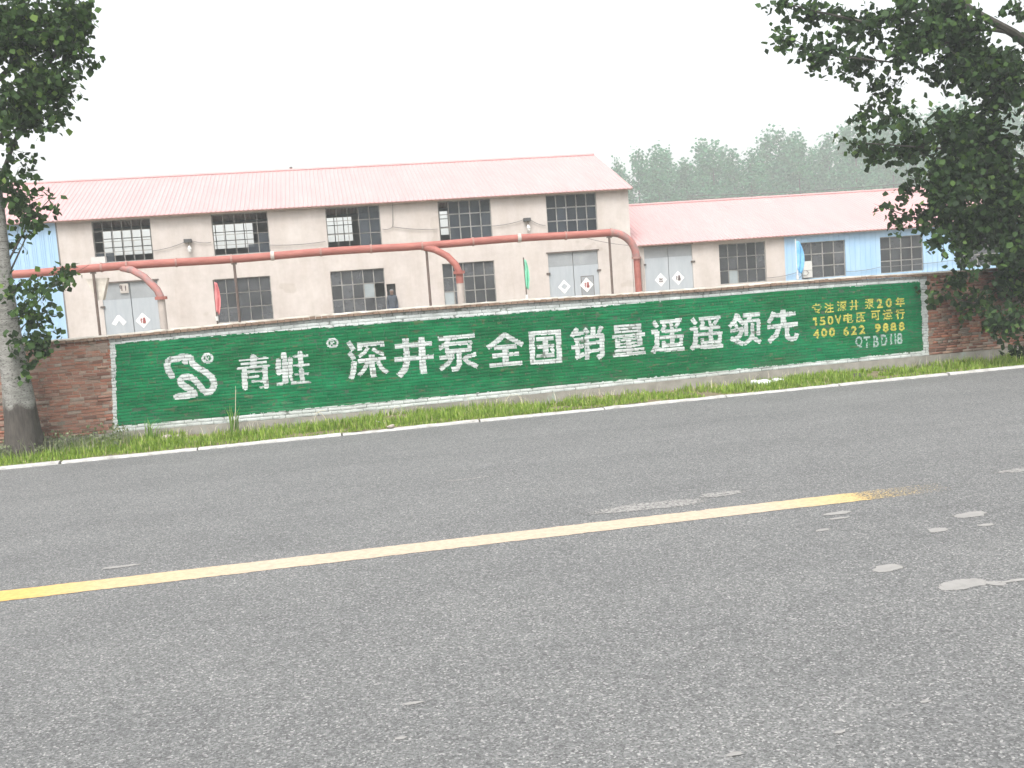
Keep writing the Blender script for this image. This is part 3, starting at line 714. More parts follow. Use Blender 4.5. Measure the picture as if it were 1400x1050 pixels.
link('mortar', me, M['painted'], wall)
# core behind, plinth, coping, cement cap (follow the uneven top)
xs = np.arange(WX0, WX1 + .01, .5)
def strip(name, mat, y0, y1, z0f, z1f, jit=0.0, xs=xs):
    V = []; F = []
    for k_, x in enumerate(xs):
        a, b_ = float(z0f(x)), float(z1f(x)); j1 = rng.normal(0, jit) if jit else 0; j2 = rng.normal(0, jit) if jit else 0
        V += [(x, y0 + j1, a), (x, y0 + j2, b_ + j1), (x, y1, b_ + j2), (x, y1, a)]
        if k_:
            o_ = 4*(k_-1)
            for t_ in range(4): F.append((o_+t_, o_+(t_+1) % 4, o_+4+(t_+1) % 4, o_+4+t_))
    F += [(0, 3, 2, 1), tuple(4*(len(xs)-1)+t_ for t_ in range(4))]
    return MB().add(V, F).build(name, mat, wall)
strip('wall_core', M['plinth'], WALL_Y + .04, WALL_Y + .24, lambda x: -.05, lambda x: ztop(x) - .002)
strip('plinth', M['plinth'], WALL_Y - .006, WALL_Y + .038, lambda x: -.05, lambda x: zbot(x) - .001, .004, np.arange(WX0, WX1, .16))
cp = MB(); x = WX0
while x < WX1:
    l = .122 + rng.normal(0, .003); z0 = float(ztop(x)) + .004; pr = rng.normal(0, .006)
    cp.box(x + .005, x + l - .005, WALL_Y - .055 + pr, WALL_Y + .29, z0 + rng.normal(0, .002), z0 + .052 + rng.normal(0, .004)); x += l
cop = cp.build('coping', M['coping_brick'], wall); cop['kind'] = 'stuff'
strip('cement_cap', M['cap'], WALL_Y - .045, WALL_Y + .27, lambda x: ztop(x) + .05, lambda x: ztop(x) + .08, .003, np.arange(WX0, WX1, .11))

# ------------------------------------------------------------------ factory buildings
def holed_wall(name, mat, parent, Y, th, x0, x1, z0, z1f, holes):
    """front and back skin with reveals; holes = (xa, xb, za, zb)"""
    xs = sorted({x0, x1, *[h[0] for h in holes], *[h[1] for h in holes]}); xs = [x for x in xs if x0 <= x <= x1]
    zs = sorted({z0, z1f, *[h[2] for h in holes], *[h[3] for h in holes]}); zs = [z for z in zs if z0 <= z <= z1f]
    def solid(i, j):
        if not (0 <= i < len(xs)-1 and 0 <= j < len(zs)-1): return False
        cx_, cz = (xs[i]+xs[i+1])/2, (zs[j]+zs[j+1])/2
        return not any(a < cx_ < b_ and c_ < cz < d_ for a, b_, c_, d_ in holes)
    mb = MB()
    for i in range(len(xs)-1):
        for j in range(len(zs)-1):
            if not solid(i, j): continue
            a, b_, c_, d_ = xs[i], xs[i+1], zs[j], zs[j+1]
            mb.add([(a,Y,c_),(b_,Y,c_),(b_,Y,d_),(a,Y,d_)], [(0,1,2,3)]); mb.add([(a,Y+th,c_),(b_,Y+th,c_),(b_,Y+th,d_),(a,Y+th,d_)], [(3,2,1,0)])
            if not solid(i-1, j): mb.add([(a,Y,c_),(a,Y+th,c_),(a,Y+th,d_),(a,Y,d_)], [(3,2,1,0)])
            if not solid(i+1, j): mb.add([(b_,Y,c_),(b_,Y+th,c_),(b_,Y+th,d_),(b_,Y,d_)], [(0,1,2,3)])
            if not solid(i, j-1): mb.add([(a,Y,c_),(b_,Y,c_),(b_,Y+th,c_),(a,Y+th,c_)], [(3,2,1,0)])
            if not solid(i, j+1): mb.add([(a,Y,d_),(b_,Y,d_),(b_,Y+th,d_),(a,Y+th,d_)], [(0,1,2,3)])
    return mb.build(name, mat, parent, recalc=False)

def window(parent, Y, x0, x1, z0, z1, nx, nz, panes='all', mat='pane', pale=(), thick=.02):
    """a steel sash: frame with glazing bars as the part, each pane of glass a piece of it"""
    mb = MB(); y0, y1 = Y + .07, Y + .11; t_ = .035
    mb.box(x0, x0+t_, y0, y1, z0, z1); mb.box(x1-t_, x1, y0, y1, z0, z1); mb.box(x0+t_, x1-t_, y0, y1, z0, z0+t_); mb.box(x0+t_, x1-t_, y0, y1, z1-t_, z1)
    for k in range(1, nx):
        x = x0 + (x1-x0)*k/nx; mb.box(x-thick, x+thick, y0+.004, y1-.004, z0+t_, z1-t_)
    for k in range(1, nz):
        z = z0 + (z1-z0)*k/nz; mb.box(x0+t_, x1-t_, y0+.010, y1-.010, z-thick*.9, z+thick*.9)
    wd = mb.build('window', M['steel'], parent)
    pm_ = None
    w_, h_ = (x1-x0)/nx - .05, (z1-z0)/nz - .05
    pm_ = MB().box(-w_/2, w_/2, -.003, .003, -h_/2, h_/2)
    me = bpy.data.meshes.new('pane'); me.from_pydata(pm_.v, [], pm_.f); me.materials.append(M[mat])
    me2 = bpy.data.meshes.new('pane'); me2.from_pydata(pm_.v, [], pm_.f); me2.materials.append(M['pane_pale'])
    for i in range(nx):
        for j in range(nz):
            if panes != 'all' and (i, j) not in panes: continue
            o = bpy.data.objects.new('pane', me2 if (i, j) in pale else me); COL.objects.link(o)
            o.parent = wd; o.matrix_parent_inverse = wd.matrix_parent_inverse @ Matrix.Identity(4) if False else Matrix.Translation(Vector((0, 0, 0)))
            o.location = (x0 + (x1-x0)*(i+.5)/nx, Y + .09, z0 + (z1-z0)*(j+.5)/nz)
            o.rotation_euler = (rng.normal(0, .006), 0, rng.normal(0, .006))
    return wd

def diamond(parent, cx_, cz, r_, Y, style):
    poly = [(cx_-r_, cz), (cx_, cz-r_*1.08), (cx_+r_, cz), (cx_, cz+r_*1.08)]
    if style == 'torn':                      # only the rim of the sheet is left
        mb = MB(); q = r_*.55; ins = [(cx_-q, cz), (cx_+.02, cz-q*.9), (cx_+q, cz+.02), (cx_, cz+q)]
        for i in range(4):
            a, b_, c_, d_ = poly[i], poly[(i+1) % 4], ins[(i+1) % 4], ins[i]
            mb.prism([a, b_, c_, d_], Y-.008, Y-.002)
        return mb.build('paper_notice', M['paper'], parent)
    if style == 'tornhalf':
        mb = MB(); q = r_*.5; ins = [(cx_-q, cz), (cx_, cz+q*.6), (cx_+q, cz)]
        mb.prism([(cx_-r_, cz-.03), (cx_-q, cz-.1), (cx_, cz+q*.6), (cx_+.03, cz+r_*1.05), (cx_-.05, cz+r_)], Y-.008, Y-.002)
        mb.prism([(cx_+.031, cz+r_*1.05), (cx_+.001, cz+q*.6), (cx_+q, cz-.12), (cx_+r_, cz)], Y-.008, Y-.002)
        return mb.build('paper_notice', M['paper'], parent)
    s_ = MB().prism(poly, Y-.008, Y-.002).build('paper_notice', M['paper'], parent)
    return s_
def ink(parent, cx_, cz, r_, Y, pts, mat):
    mb = MB()
    for (a, b_), (c_, d_) in pts:
        p, q = Vector((cx_+a*r_, 0, cz+b_*r_)), Vector((cx_+c_*r_, 0, cz+d_*r_)); t_ = (q-p).normalized(); nn_ = Vector((-t_.z, 0, t_.x))*r_*.075
        mb.prism([((p-nn_).x, (p-nn_).z), ((q-nn_).x, (q-nn_).z), ((q+nn_).x, (q+nn_).z), ((p+nn_).x, (p+nn_).z)], Y-.014 - .001*len(mb.v)/8, Y-.010)
    return mb.build('printed_character', mat, parent)
CHU = [((0,.5),(0,-.42)), ((-.32,.4),(-.32,.08)), ((.32,.4),(.32,.08)), ((-.32,.06),(.32,.06)), ((-.42,-.08),(-.42,-.44)), ((.42,-.08),(.42,-.44)), ((-.42,-.44),(.42,-.44))]
FU = [((-.35,.48),(-.25,.38)), ((-.48,.26),(-.12,.26)), ((-.14,.26),(-.46,-.12)), ((-.3,.1),(-.3,-.5)), ((.02,.46),(.46,.46)), ((.08,.3),(.4,.3)), ((.08,.3),(.08,.08)), ((.4,.3),(.4,.08)), ((.08,.08),(.4,.08)), ((.02,-.06),(.46,-.06)), ((.02,-.06),(.02,-.48)), ((.46,-.06),(.46,-.48)), ((.02,-.27),(.46,-.27)), ((.24,-.06),(.24,-.48)), ((.02,-.48),(.46,-.48))]

def double_door(parent, Y, x0, x1, z0, z1, band, wicket=False):
    xm = (x0+x1)/2; d = MB().box(x0, xm-.012, Y+.05, Y+.1, z0, z1-band).box(xm+.012, x1, Y+.05, Y+.1, z0, z1-band).build('door', M['door'], parent)
    MB().box(x0, xm-.012, Y+.055, Y+.1, z1-band+.004, z1).box(xm+.012, x1, Y+.055, Y+.1, z1-band+.004, z1).build('upper_panel', M['door_dark'], d)
    for z in (z0+.4, z1-band-.25):
        MB().box(x0-.1, x0+.06, Y-.03, Y+.046, z-.035, z+.035).build('hinge', M['dark_line'], d)
        MB().box(x1-.06, x1+.1, Y-.03, Y+.046, z-.035, z+.035).build('hinge', M['dark_line'], d)
    MB().box(x0-.06, x1+.06, Y-.03, Y+.02, z1+.003, z1+.05).build('lintel_edge', M['dark_line'], d)
    if wicket:
        mb = MB(); a, b_, c_ = xm+.28, x1-.22, z1-1.0
        mb.box(a, a+.02, Y+.035, Y+.049, z0, c_).box(b_-.02, b_, Y+.035, Y+.049, z0, c_).box(a+.02, b_-.02, Y+.035, Y+.049, c_-.02, c_)
        mb.build('wicket_frame', M['dark_line'], d)
        MB().box(a+.02, b_-.02, Y+.042, Y+.049, z0, c_-.02).build('wicket', M['door_dark'], d)
    return d

def ribbed_roof(name, mat, parent, x0, x1, y0, z0, yr, zr, y1, z1, pitch=.17):
    prof = []; x = x0
    while x < x1:
        prof += [(x, 0), (x+.025, .02), (x+.06, .02), (x+.085, 0)]; x += pitch
    prof.append((x1, 0)); V = []; F = []
    for x, h in prof: V += [(x, y0, z0+h), (x, yr, zr+h), (x, y1, z1+h), (x, y0, z0+h-.03), (x, yr, zr+h-.03), (x, y1, z1+h-.03)]
    for k in range(len(prof)-1):
        a, b_ = 6*k, 6*(k+1)
        F += [(a, b_, b_+1, a+1), (a+1, b_+1, b_+2, a+2), (a+3, a+4, b_+4, b_+3), (a+4, a+5, b_+5, b_+4), (a, a+3, b_+3, b_)]
    e = 6*(len(prof)-1); F += [(0, 1, 4, 3), (1, 2, 5, 4), (e, e+3, e+4, e+1), (e+1, e+4, e+5, e+2)]
    return MB().add(V, F).build(name, mat, parent, recalc=False)

FY = 41.0
tall = tag(empty('factory_hall', (0, FY, YARD)), 'tall cream factory hall with pink metal roof behind the painted wall', 'building')
XL, XR = -26.0, 12.72; BX = -9.27
upW = [(-8.02, -5.93), (-3.72, -1.63), (.55, 2.64), (4.92, 7.03), (9.28, 11.37)]
loW = [(-3.84, -1.74), (.53, 2.62), (4.91, 7.01)]
UZ0, UZ1, LZ0, LZ1 = 4.29, 5.85, 1.73, 3.41
d1, d2 = (-7.92, -5.9), (9.21, 11.29); DZ = 3.53
small = (2.665, 3.02, 0.9, 2.77)
holes = [(a, b_, UZ0, UZ1) for a, b_ in upW] + [(a, b_, LZ0, LZ1) for a, b_ in loW] + [(*d1, YARD, DZ), (*d2, YARD, DZ), small]
holed_wall('front_wall', M['render'], tall, FY, .26, BX, XR, YARD, 5.96, holes)
BYK = 51.3
backW = [(-9.65 + 4.7*k, -7.45 + 4.7*k, 5.0, 6.22) for k in range(-3, 5)]
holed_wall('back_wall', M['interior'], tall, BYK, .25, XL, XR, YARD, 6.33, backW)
# gable ends follow the roof pitch
for xg, nm in ((XL, 'end_wall'), (XR - .25, 'end_wall')):
    P = [(FY+.262, YARD), (BYK-.002, YARD), (BYK-.002, 6.3), (46.14, 7.87), (FY+.262, 5.97)]
    mb = MB(); mb.add([(xg, y, z) for y, z in P] + [(xg+.25, y, z) for y, z in P], [tuple(range(5)), tuple(reversed(range(5, 10)))] + [(i, i+5, (i+1) % 5+5, (i+1) % 5) for i in range(5)]).build(nm, M['render'], tall)
ribbed_roof('roof', M['roof'], tall, XL-.15, XR+.12, FY-.28, 5.93, 46.14, 7.92, BYK+.3, 6.3)
MB().box(XL-.1, XR+.1, FY-.26, FY-.23, 5.865, 5.905).build('eave_strip', M['eave'], tall)
rc = MB().tube([(XL-.1, 46.14, 7.95), (XR+.1, 46.14, 7.95)], .07, 8).build('ridge_cap', M['roof'], tall)
MB().box(-.72, -.6, 46.1, 46.18, 8.0, 8.08).build('roof_vent', M['dark_line'], tall)
MB().box(XL+.3, XR-.3, FY+.3, BYK-.05, YARD+.005, YARD+.02).build('hall_floor', M['yard'], tall)
# blue cladding on the left bay
cl = MB(); x = XL
while x < BX - .02:
    cl.box(x, min(x+.3, BX-.02)-.006, FY-.0, FY+.03, YARD, 5.9); cl.box(x+.04, x+.07, FY-.018, FY+.001, YARD, 5.9); cl.box(x+.2, x+.23, FY-.018, FY+.001, YARD, 5.9); x += .3
cl.build('blue_cladding', M['blue'], tall)
MB().box(BX-.018, BX+.03, FY-.02, FY-.002, YARD, 5.9).build('corner_trim', M['cable'], tall)
# windows
for k, (a, b_) in enumerate(upW):
    if k == 0: window(tall, FY, a, b_, UZ0, UZ1, 6, 4, panes=[(0, 0), (1, 0)], mat='pane_up', thick=.011)
    elif k == 1: window(tall, FY, a, b_, UZ0, UZ1, 5, 4, panes=[(4, 0), (4, 1), (3, 0)], mat='pane_up', thick=.011)
    elif k == 2: window(tall, FY, a, b_, UZ0, UZ1, 5, 3, panes=[(3, 0), (3, 1), (3, 2), (4, 0), (4, 1), (4, 2)], mat='pane_up', thick=.012)
    elif k == 3: window(tall, FY, a, b_, UZ0, UZ1, 5, 3, panes=[(i, j) for i in range(1, 5) for j in range(3)], mat='pane_up', thick=.018)
    else: window(tall, FY, a, b_, UZ0, UZ1, 5, 3, mat='pane_up', thick=.018)
window(tall, FY, *loW[0], LZ0, LZ1, 5, 3, thick=.012)
window(tall, FY, *loW[1], LZ0, LZ1, 5, 3, panes=[(i, j) for i in range(5) for j in range(3) if (i, j) != (4, 1)], pale=((3, 1),), thick=.018)
window(tall, FY, *loW[2], LZ0, LZ1, 5, 3, pale=((0, 0),), thick=.018)
for a, b_, c_, d_ in backW: window(tall, BYK, a, b_, c_, d_, 5, 3, panes=[], thick=.02)
# doors
D1 = double_door(tall, FY, *d1, YARD, DZ, .62)
def dsign(door, px, py, r_, style, chars=None, mat='ink', off=.05):
    p = at(px, py, FY+.05); s_ = diamond(door, p[0], p[2], r_, FY+off, style)
    if chars: ink(door, p[0], p[2], r_*.72, FY+off, chars, M[mat])
dsign(D1, 163, 441, .27, 'tornhalf'); dsign(D1, 195.5, 438, .27, 'sheet', FU, 'red_ink')
pl = at(170.5, 394, FY); MB().box(pl[0]-.17, pl[0]+.13, FY-.0, FY+.048, pl[2]-.18, pl[2]+.17).build('number_plate', M['white_band'], D1)
ink(D1, pl[0]-.02, pl[2], .24, FY+.008, [((-.35,.4),(-.35,-.4)), ((-.6,.4),(-.35,.4)), ((-.6,.4),(-.6,.05)), ((-.6,.05),(-.35,.05)), ((.2,.4),(.2,-.4))], M['ink'])
D2 = double_door(tall, FY, *d2, YARD, DZ, .55, wicket=True)
dsign(D2, 771.5, 392, .26, 'torn'); dsign(D2, 802, 389.5, .28, 'sheet', FU, 'red_ink', .035)
# opening beside the middle window; black panel stands in for its inner shade
MB().box(small[0], small[1], FY+.22, FY+.25, small[2], small[3]).build('doorway_dark_panel', M['black'], tall)

# low building on the right
low = tag(empty('low_workshop', (13, FY, YARD)), 'low workshop with pink roof, cream and pale blue front, right of the hall', 'building')
LX0, LX1, LB = XR + .02, 40.0, 19.4
rW = [(16.49, 18.56, 1.76, 3.44), (20.13, 22.17, 1.74, 3.27), (23.78, 25.8, 1.72, 3.27), (27.4, 29.45, 1.72, 3.27)]
rd = (13.25, 15.32)
LE = 3.6
holed_wall('front_wall', M['render'], low, FY, .26, LX0, LB, YARD, LE, [rW[0], (*rd, YARD, 3.52)])
holed_wall('blue_cladding', M['blue'], low, FY, .12, LB + .004, LX1, YARD, LE, rW[1:])
rb = MB(); x = LB + .1
while x < LX1:
    segs = [(YARD, LE-.02)]
    for a, b_, c_, d_ in rW[1:]:
        if a - .03 < x < b_ + .03: segs = [(YARD, c_-.01), (d_+.01, LE-.02)]
    for c_, d_ in segs: rb.box(x-.016, x+.016, FY-.02, FY-.001, c_, d_)
    x += .24
rb.build('cladding_rib', M['blue'], low)
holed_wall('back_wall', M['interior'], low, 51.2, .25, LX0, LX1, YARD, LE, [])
for xg in (LX0 + .3, LX1 - .25):
    P = [(FY+.262, YARD), (51.19, YARD), (51.19, LE-.03), (46.1, 5.48), (FY+.262, LE-.03)]
    MB().add([(xg, y, z) for y, z in P] + [(xg+.25, y, z) for y, z in P], [tuple(range(5)), tuple(reversed(range(5, 10)))] + [(i, i+5, (i+1) % 5+5, (i+1) % 5) for i in range(5)]).build('end_wall', M['render'], low)
ribbed_roof('roof', M['roof'], low, LX0 + .06, LX1+.1, FY-.26, LE+.02, 46.1, 5.55, 51.5, LE+.02)
MB().box(LX0+.1, LX1, FY-.245, FY-.215, LE-.045, LE-.002).build('eave_strip', M['eave'], low)
MB().tube([(LX0+.1, 46.1, 5.58), (LX1, 46.1, 5.58)], .06, 8).build('ridge_cap', M['roof'], low)
window(low, FY, *rW[0], 5, 3, pale=((1, 0),), thick=.012)
window(low, FY, *rW[1], 4, 3, thick=.02)
window(low, FY, *rW[2], 4, 3, thick=.02)
window(low, FY, *rW[3], 4, 3, thick=.02)
D3 = double_door(low, FY, *rd, YARD, 3.52, .46)
dsign(D3, 903.5, 382.5, .26, 'sheet', CHU); dsign(D3, 927, 380, .27, 'sheet', FU)

# ------------------------------------------------------------------ overhead pipe
PY = 36.5
pipe = tag(empty('overhead_pipe', (0, PY, YARD)), 'long red overhead pipe on thin posts in front of the factory hall', 'pipe')
def pz(x): return 3.945 + 0.0052 * (x + 8.8) + .018*math.sin(x*.97 + 1.1)
R_ = .135
MB().tube([(-26, PY, pz(-26))] + [(x, PY, pz(x)) for x in np.arange(-20, 10.4, .8)] + [(10.55, PY, pz(10.55))], R_, 16).build('pipe_run', M['pipe'], pipe, smooth=True)
def arc(c, r_, a0, a1, k=9, y0=0, y1=0): return [(c[0]+r_*math.cos(a), PY + y0 + (y1-y0)*i/(k-1), c[1]+r_*math.sin(a)) for i, a in enumerate(np.linspace(a0, a1, k))]
e = arc((10.55, pz(10.55)-.95), .95, math.pi/2, 0, 10)
MB().tube(e, R_*1.02, 16).build('elbow', M['pipe_old'], pipe, smooth=True)
MB().tube([(11.5, PY, pz(10.55)-.95), (11.52, PY, YARD)], R_*.9, 16).build('down_pipe', M['pipe'], pipe, smooth=True)
MB().tube([(11.72, PY+.12, pz(10.55)-1.0), (11.74, PY+.12, YARD)], R_*.55, 12).build('vent_pipe', M['pipe_grey'], pipe, smooth=True)
def branch(xa, xd, zt, zf, old):
    P = [(xa, PY, pz(xa)-.06), (xa+.35, PY-.12, pz(xa)-.16), (xa+.75, PY-.3, pz(xa)-.42), (xd-.1, PY-.42, zf+.28), (xd, PY-.45, zf)]
    MB().tube(P, R_*.9, 14).build('branch_elbow', M[old], pipe, smooth=True)
    MB().tube([(xd, PY-.45, zf), (xd, PY-.45, YARD)], R_*.92, 14).build('branch_down_pipe', M['pipe_grey'], pipe, smooth=True)
    MB().tube([(xd, PY-.45, zf-.05), (xd, PY-.45, zf+.05)], R_*1.5, 16).build('flange', M['pipe'], pipe)
branch(-6.35, -5.12, 0, 2.82, 'pipe_old')
branch(3.8, 4.9, 0, 2.98, 'pipe')
MB().tube([(4.9, PY-.45, 2.98), (4.9, PY-.45, 2.6)], R_*.96, 14).build('sleeve', M['pipe'], pipe, smooth=True)
for px in (85, 137, 172, 240, 316, 439, 508, 578, 648, 775, 838):
    x = at(px, 350, PY)[0]; MB().tube([(x-.03, PY, pz(x)), (x+.03, PY, pz(x))], R_*1.18, 16).build('flange', M['flange'], pipe)
for px in (372, 711):
    x = at(px, 345, PY)[0]; MB().tube([(x-.06, PY, pz(x)), (x+.06, PY, pz(x))], R_*1.2, 16).build('clamp_band', M['white_band'], pipe)
for x in (11.5,): MB().tube([(x, PY, pz(10.5)-1.0), (x, PY, pz(10.5)-.93)], R_*1.3, 16).build('flange', M['flange'], pipe)
for x in (-20, -13.6, -7.25, -2.7, 3.865, 10.52):
    MB().box(x-.09, x+.09, PY-.05, PY+.05, pz(x)-R_-.05, pz(x)-R_+.02).tube([(x, PY, YARD), (x, PY, pz(x)-R_-.03)], .045, 8).build('post', M['rust_post'], pipe)
x = -7.2; MB().add([(x-.34, PY+.1, 3.62), (x+.36, PY+.1, 3.62), (x+.36, PY+.5, 3.62), (x-.34, PY+.5, 3.62), (x-.06, PY+.1, 2.9), (x+.14, PY+.1, 2.9), (x+.14, PY+.5, 2.9), (x-.06, PY+.5, 2.9)],
    [(0,1,2,3),(4,5,1,0),(5,6,2,1),(6,7,3,2),(7,4,0,3),(7,6,5,4)]).build('bracket', M['cap'], pipe)
MB().box(x-.1, x+.35, PY+.12, PY+.4, 4.1, 4.33).build('valve_box', M['boxgrey'], pipe)

# ------------------------------------------------------------------ small fittings on the front
def wall_lamp(px, py, bx, by, label):
    p = at(px, py, FY-.12); q = at(bx, by, FY-.2)
    t_ = tag(empty('wall_lamp', (p[0], FY, p[2])), label, 'lamp', 'lamps on the factory hall front')
    MB().box(p[0]-.15, p[0]+.13, FY-.2, FY-.002, p[2]-.07, p[2]+.06).build('junction_box', M['black'], t_)
    MB().tube([(p[0], FY-.15, p[2]-.06), (q[0], FY-.15, q[2]+.1)], .015, 6).build('stem', M['dark_line'], t_)
    MB().tube([(q[0], FY-.15, q[2]+.14), (q[0], FY-.15, q[2]+.06), (q[0], FY-.15, q[2])], [.02, .07, .075], 12).build('shade', M['lampglass'], t_, smooth=True)
    MB().tube([(q[0], FY-.15, q[2]+.0), (q[0], FY-.15, q[2]-.05), (q[0], FY-.15, q[2]-.1), (q[0], FY-.15, q[2]-.13)], [.04, .06, .045, .01], 10).build('bulb', M['lampglass'], t_, smooth=True)
wall_lamp(257, 329, 259, 341, 'small lamp with dark box on the hall front beside the leftmost upper window')
wall_lamp(721, 300, 723, 312, 'small lamp with dark box on the hall front left of the rightmost upper window')
def cable(pts, Y, label, r_=.012, sag=.05, name='cable'):
    P = [at(x, y, Y) for x, y in pts]; out = []
    for a, b_ in zip(P[:-1], P[1:]):
        for t_ in np.linspace(0, 1, 9)[:-1]: out.append(a + (b_-a)*t_ - np.array([0, 0, sag*4*t_*(1-t_)]))
    out.append(P[-1])
    return tag(MB().tube(out, r_, 5).build(name, M['cable']), label, 'cable', 'cables on the factory fronts')
cable([(208, 343), (252, 331)], FY-.06, 'thin cable from the leftmost upper window to the left wall lamp')
cable([(262, 329), (289, 331)], FY-.06, 'short thin cable from the left wall lamp to the second upper window')
cable([(369, 335), (445, 330)], FY-.06, 'thin cable between the second and third upper windows')
cable([(523, 313), (537, 310), (598, 313)], FY-.06, 'thin cable between the third and fourth upper windows')
cable([(537, 278), (537, 310)], FY-.05, 'thin vertical cable under the eave right of the third upper window', sag=0)
cable([(672, 309), (717, 300)], FY-.06, 'thin cable from the fourth upper window to the right wall lamp')
cable([(726, 301), (746, 308)], FY-.06, 'short thin cable from the right wall lamp to the last upper window')
cable([(800, 325), (866, 336)], FY-.3, 'thin cable slanting to the right end of the tall hall')
cable([(1157, 371), (1203, 365), (1330, 352)], FY-.08, 'thin cable across the pale blue front of the low workshop')
cable([(1048, 380), (1094, 371)], FY-.08, 'thin cable below the eave where cream front meets pale blue')
for y0, y1, nm in ((268, 248, 'upper'), (272, 254, 'lower')):
    cable([(940, y0), (1290, y1-2)], 60, nm + ' overhead wire crossing in front of the far poplars', .018, .15, 'overhead_wire')['group'] = 'overhead wires'
# meter box
p = at(1098, 357.5, FY-.15); q = at(1110, 379, FY-.15)
mtb = tag(empty('meter_box', ((p[0]+q[0])/2, FY-.1, q[2])), 'pale grey metal box on the blue front beside the blue flag', 'box')
MB().box(p[0], q[0], FY-.2, FY-.03, q[2], p[2]).build('case', M['boxgrey'], mtb)
MB().box(p[0]-.004, q[0]+.004, FY-.206, FY-.2, (p[2]+q[2])/2-.05, (p[2]+q[2])/2-.03).build('seam', M['cable'], mtb)
MB().tube([(p[0]+.1, FY-.21, q[2]+.3), (p[0]+.2, FY-.25, q[2]+.2), (p[0]+.08, FY-.25, q[2]+.1), (p[0]-.1, FY-.2, q[2]+.12), (p[0]-.2, FY-.15, q[2])], .015, 5).build('lead', M['cable'], mtb)

# flags along the back of the wall
def flag(px_top, py_top, mat, label, tilt, px_bot, py_bot, wid, ln, dr):
    a = at(px_top, py_top, 21.25); b_ = at(px_bot, py_bot, 21.25); z0 = float(ztop(b_[0])) - .4
    t_ = tag(empty('flag', (b_[0], 21.25, z0)), label, 'flag', 'small flags behind the wall')
    top = Vector((a[0], 21.25, a[2])); bot = Vector((b_[0], 21.25, z0))
    MB().tube([bot, top], .014, 7).build('pole', M['white_paint'] if mat == 'flag_blue' else M['dark_line'], t_)
    c0 = bot + (top-bot)*((b_[2]+.08 - z0)/(top.z - z0))
    MB().tube([c0 - Vector((0, 0, .06)), c0 + Vector((0, 0, .03))], .028, 8).build('socket', M['white_paint'], t_)
    V = []; F = []; nu, nv_ = 7, 14; h_ = ln
    for j in range(nv_):
        s_ = j/(nv_-1); zz = top.z - .04 - s_*h_
        p0 = bot + (top-bot)*((zz - bot.z)/(top.z-bot.z))
        wj = wid*(.25 + .75*math.sin(math.pi*min(1, .12 + .8*s_))**.8)
        for i in range(nu):
            u = i/(nu-1)
            V.append((p0.x + dr*wj*u, 21.25 + .035*math.sin(u*9 + s_*3)*u**.5 - .01, zz - .05*u*wid/.1*(.3+s_)))
    for j in range(nv_-1):
        for i in range(nu-1): F.append((j*nu+i, j*nu+i+1, (j+1)*nu+i+1, (j+1)*nu+i))
    o = MB().add(V, F).build('cloth', M[mat], t_, smooth=True, recalc=False)
    so = o.modifiers.new('thickness', 'SOLIDIFY'); so.thickness = .004
flag(291.5, 383, 'flag_red', 'drooping faded red flag behind the wall at the left lower window', 0, 297, 440, .11, .58, 1)
flag(715.5, 352, 'flag_green', 'drooping pale green flag behind the wall left of the grey hall door', 0, 721, 410, .09, .58, 1)
flag(1087.5, 327, 'flag_blue', 'drooping sky blue flag behind the wall before the pale blue front', 0, 1091, 383, .17, .62, 1)

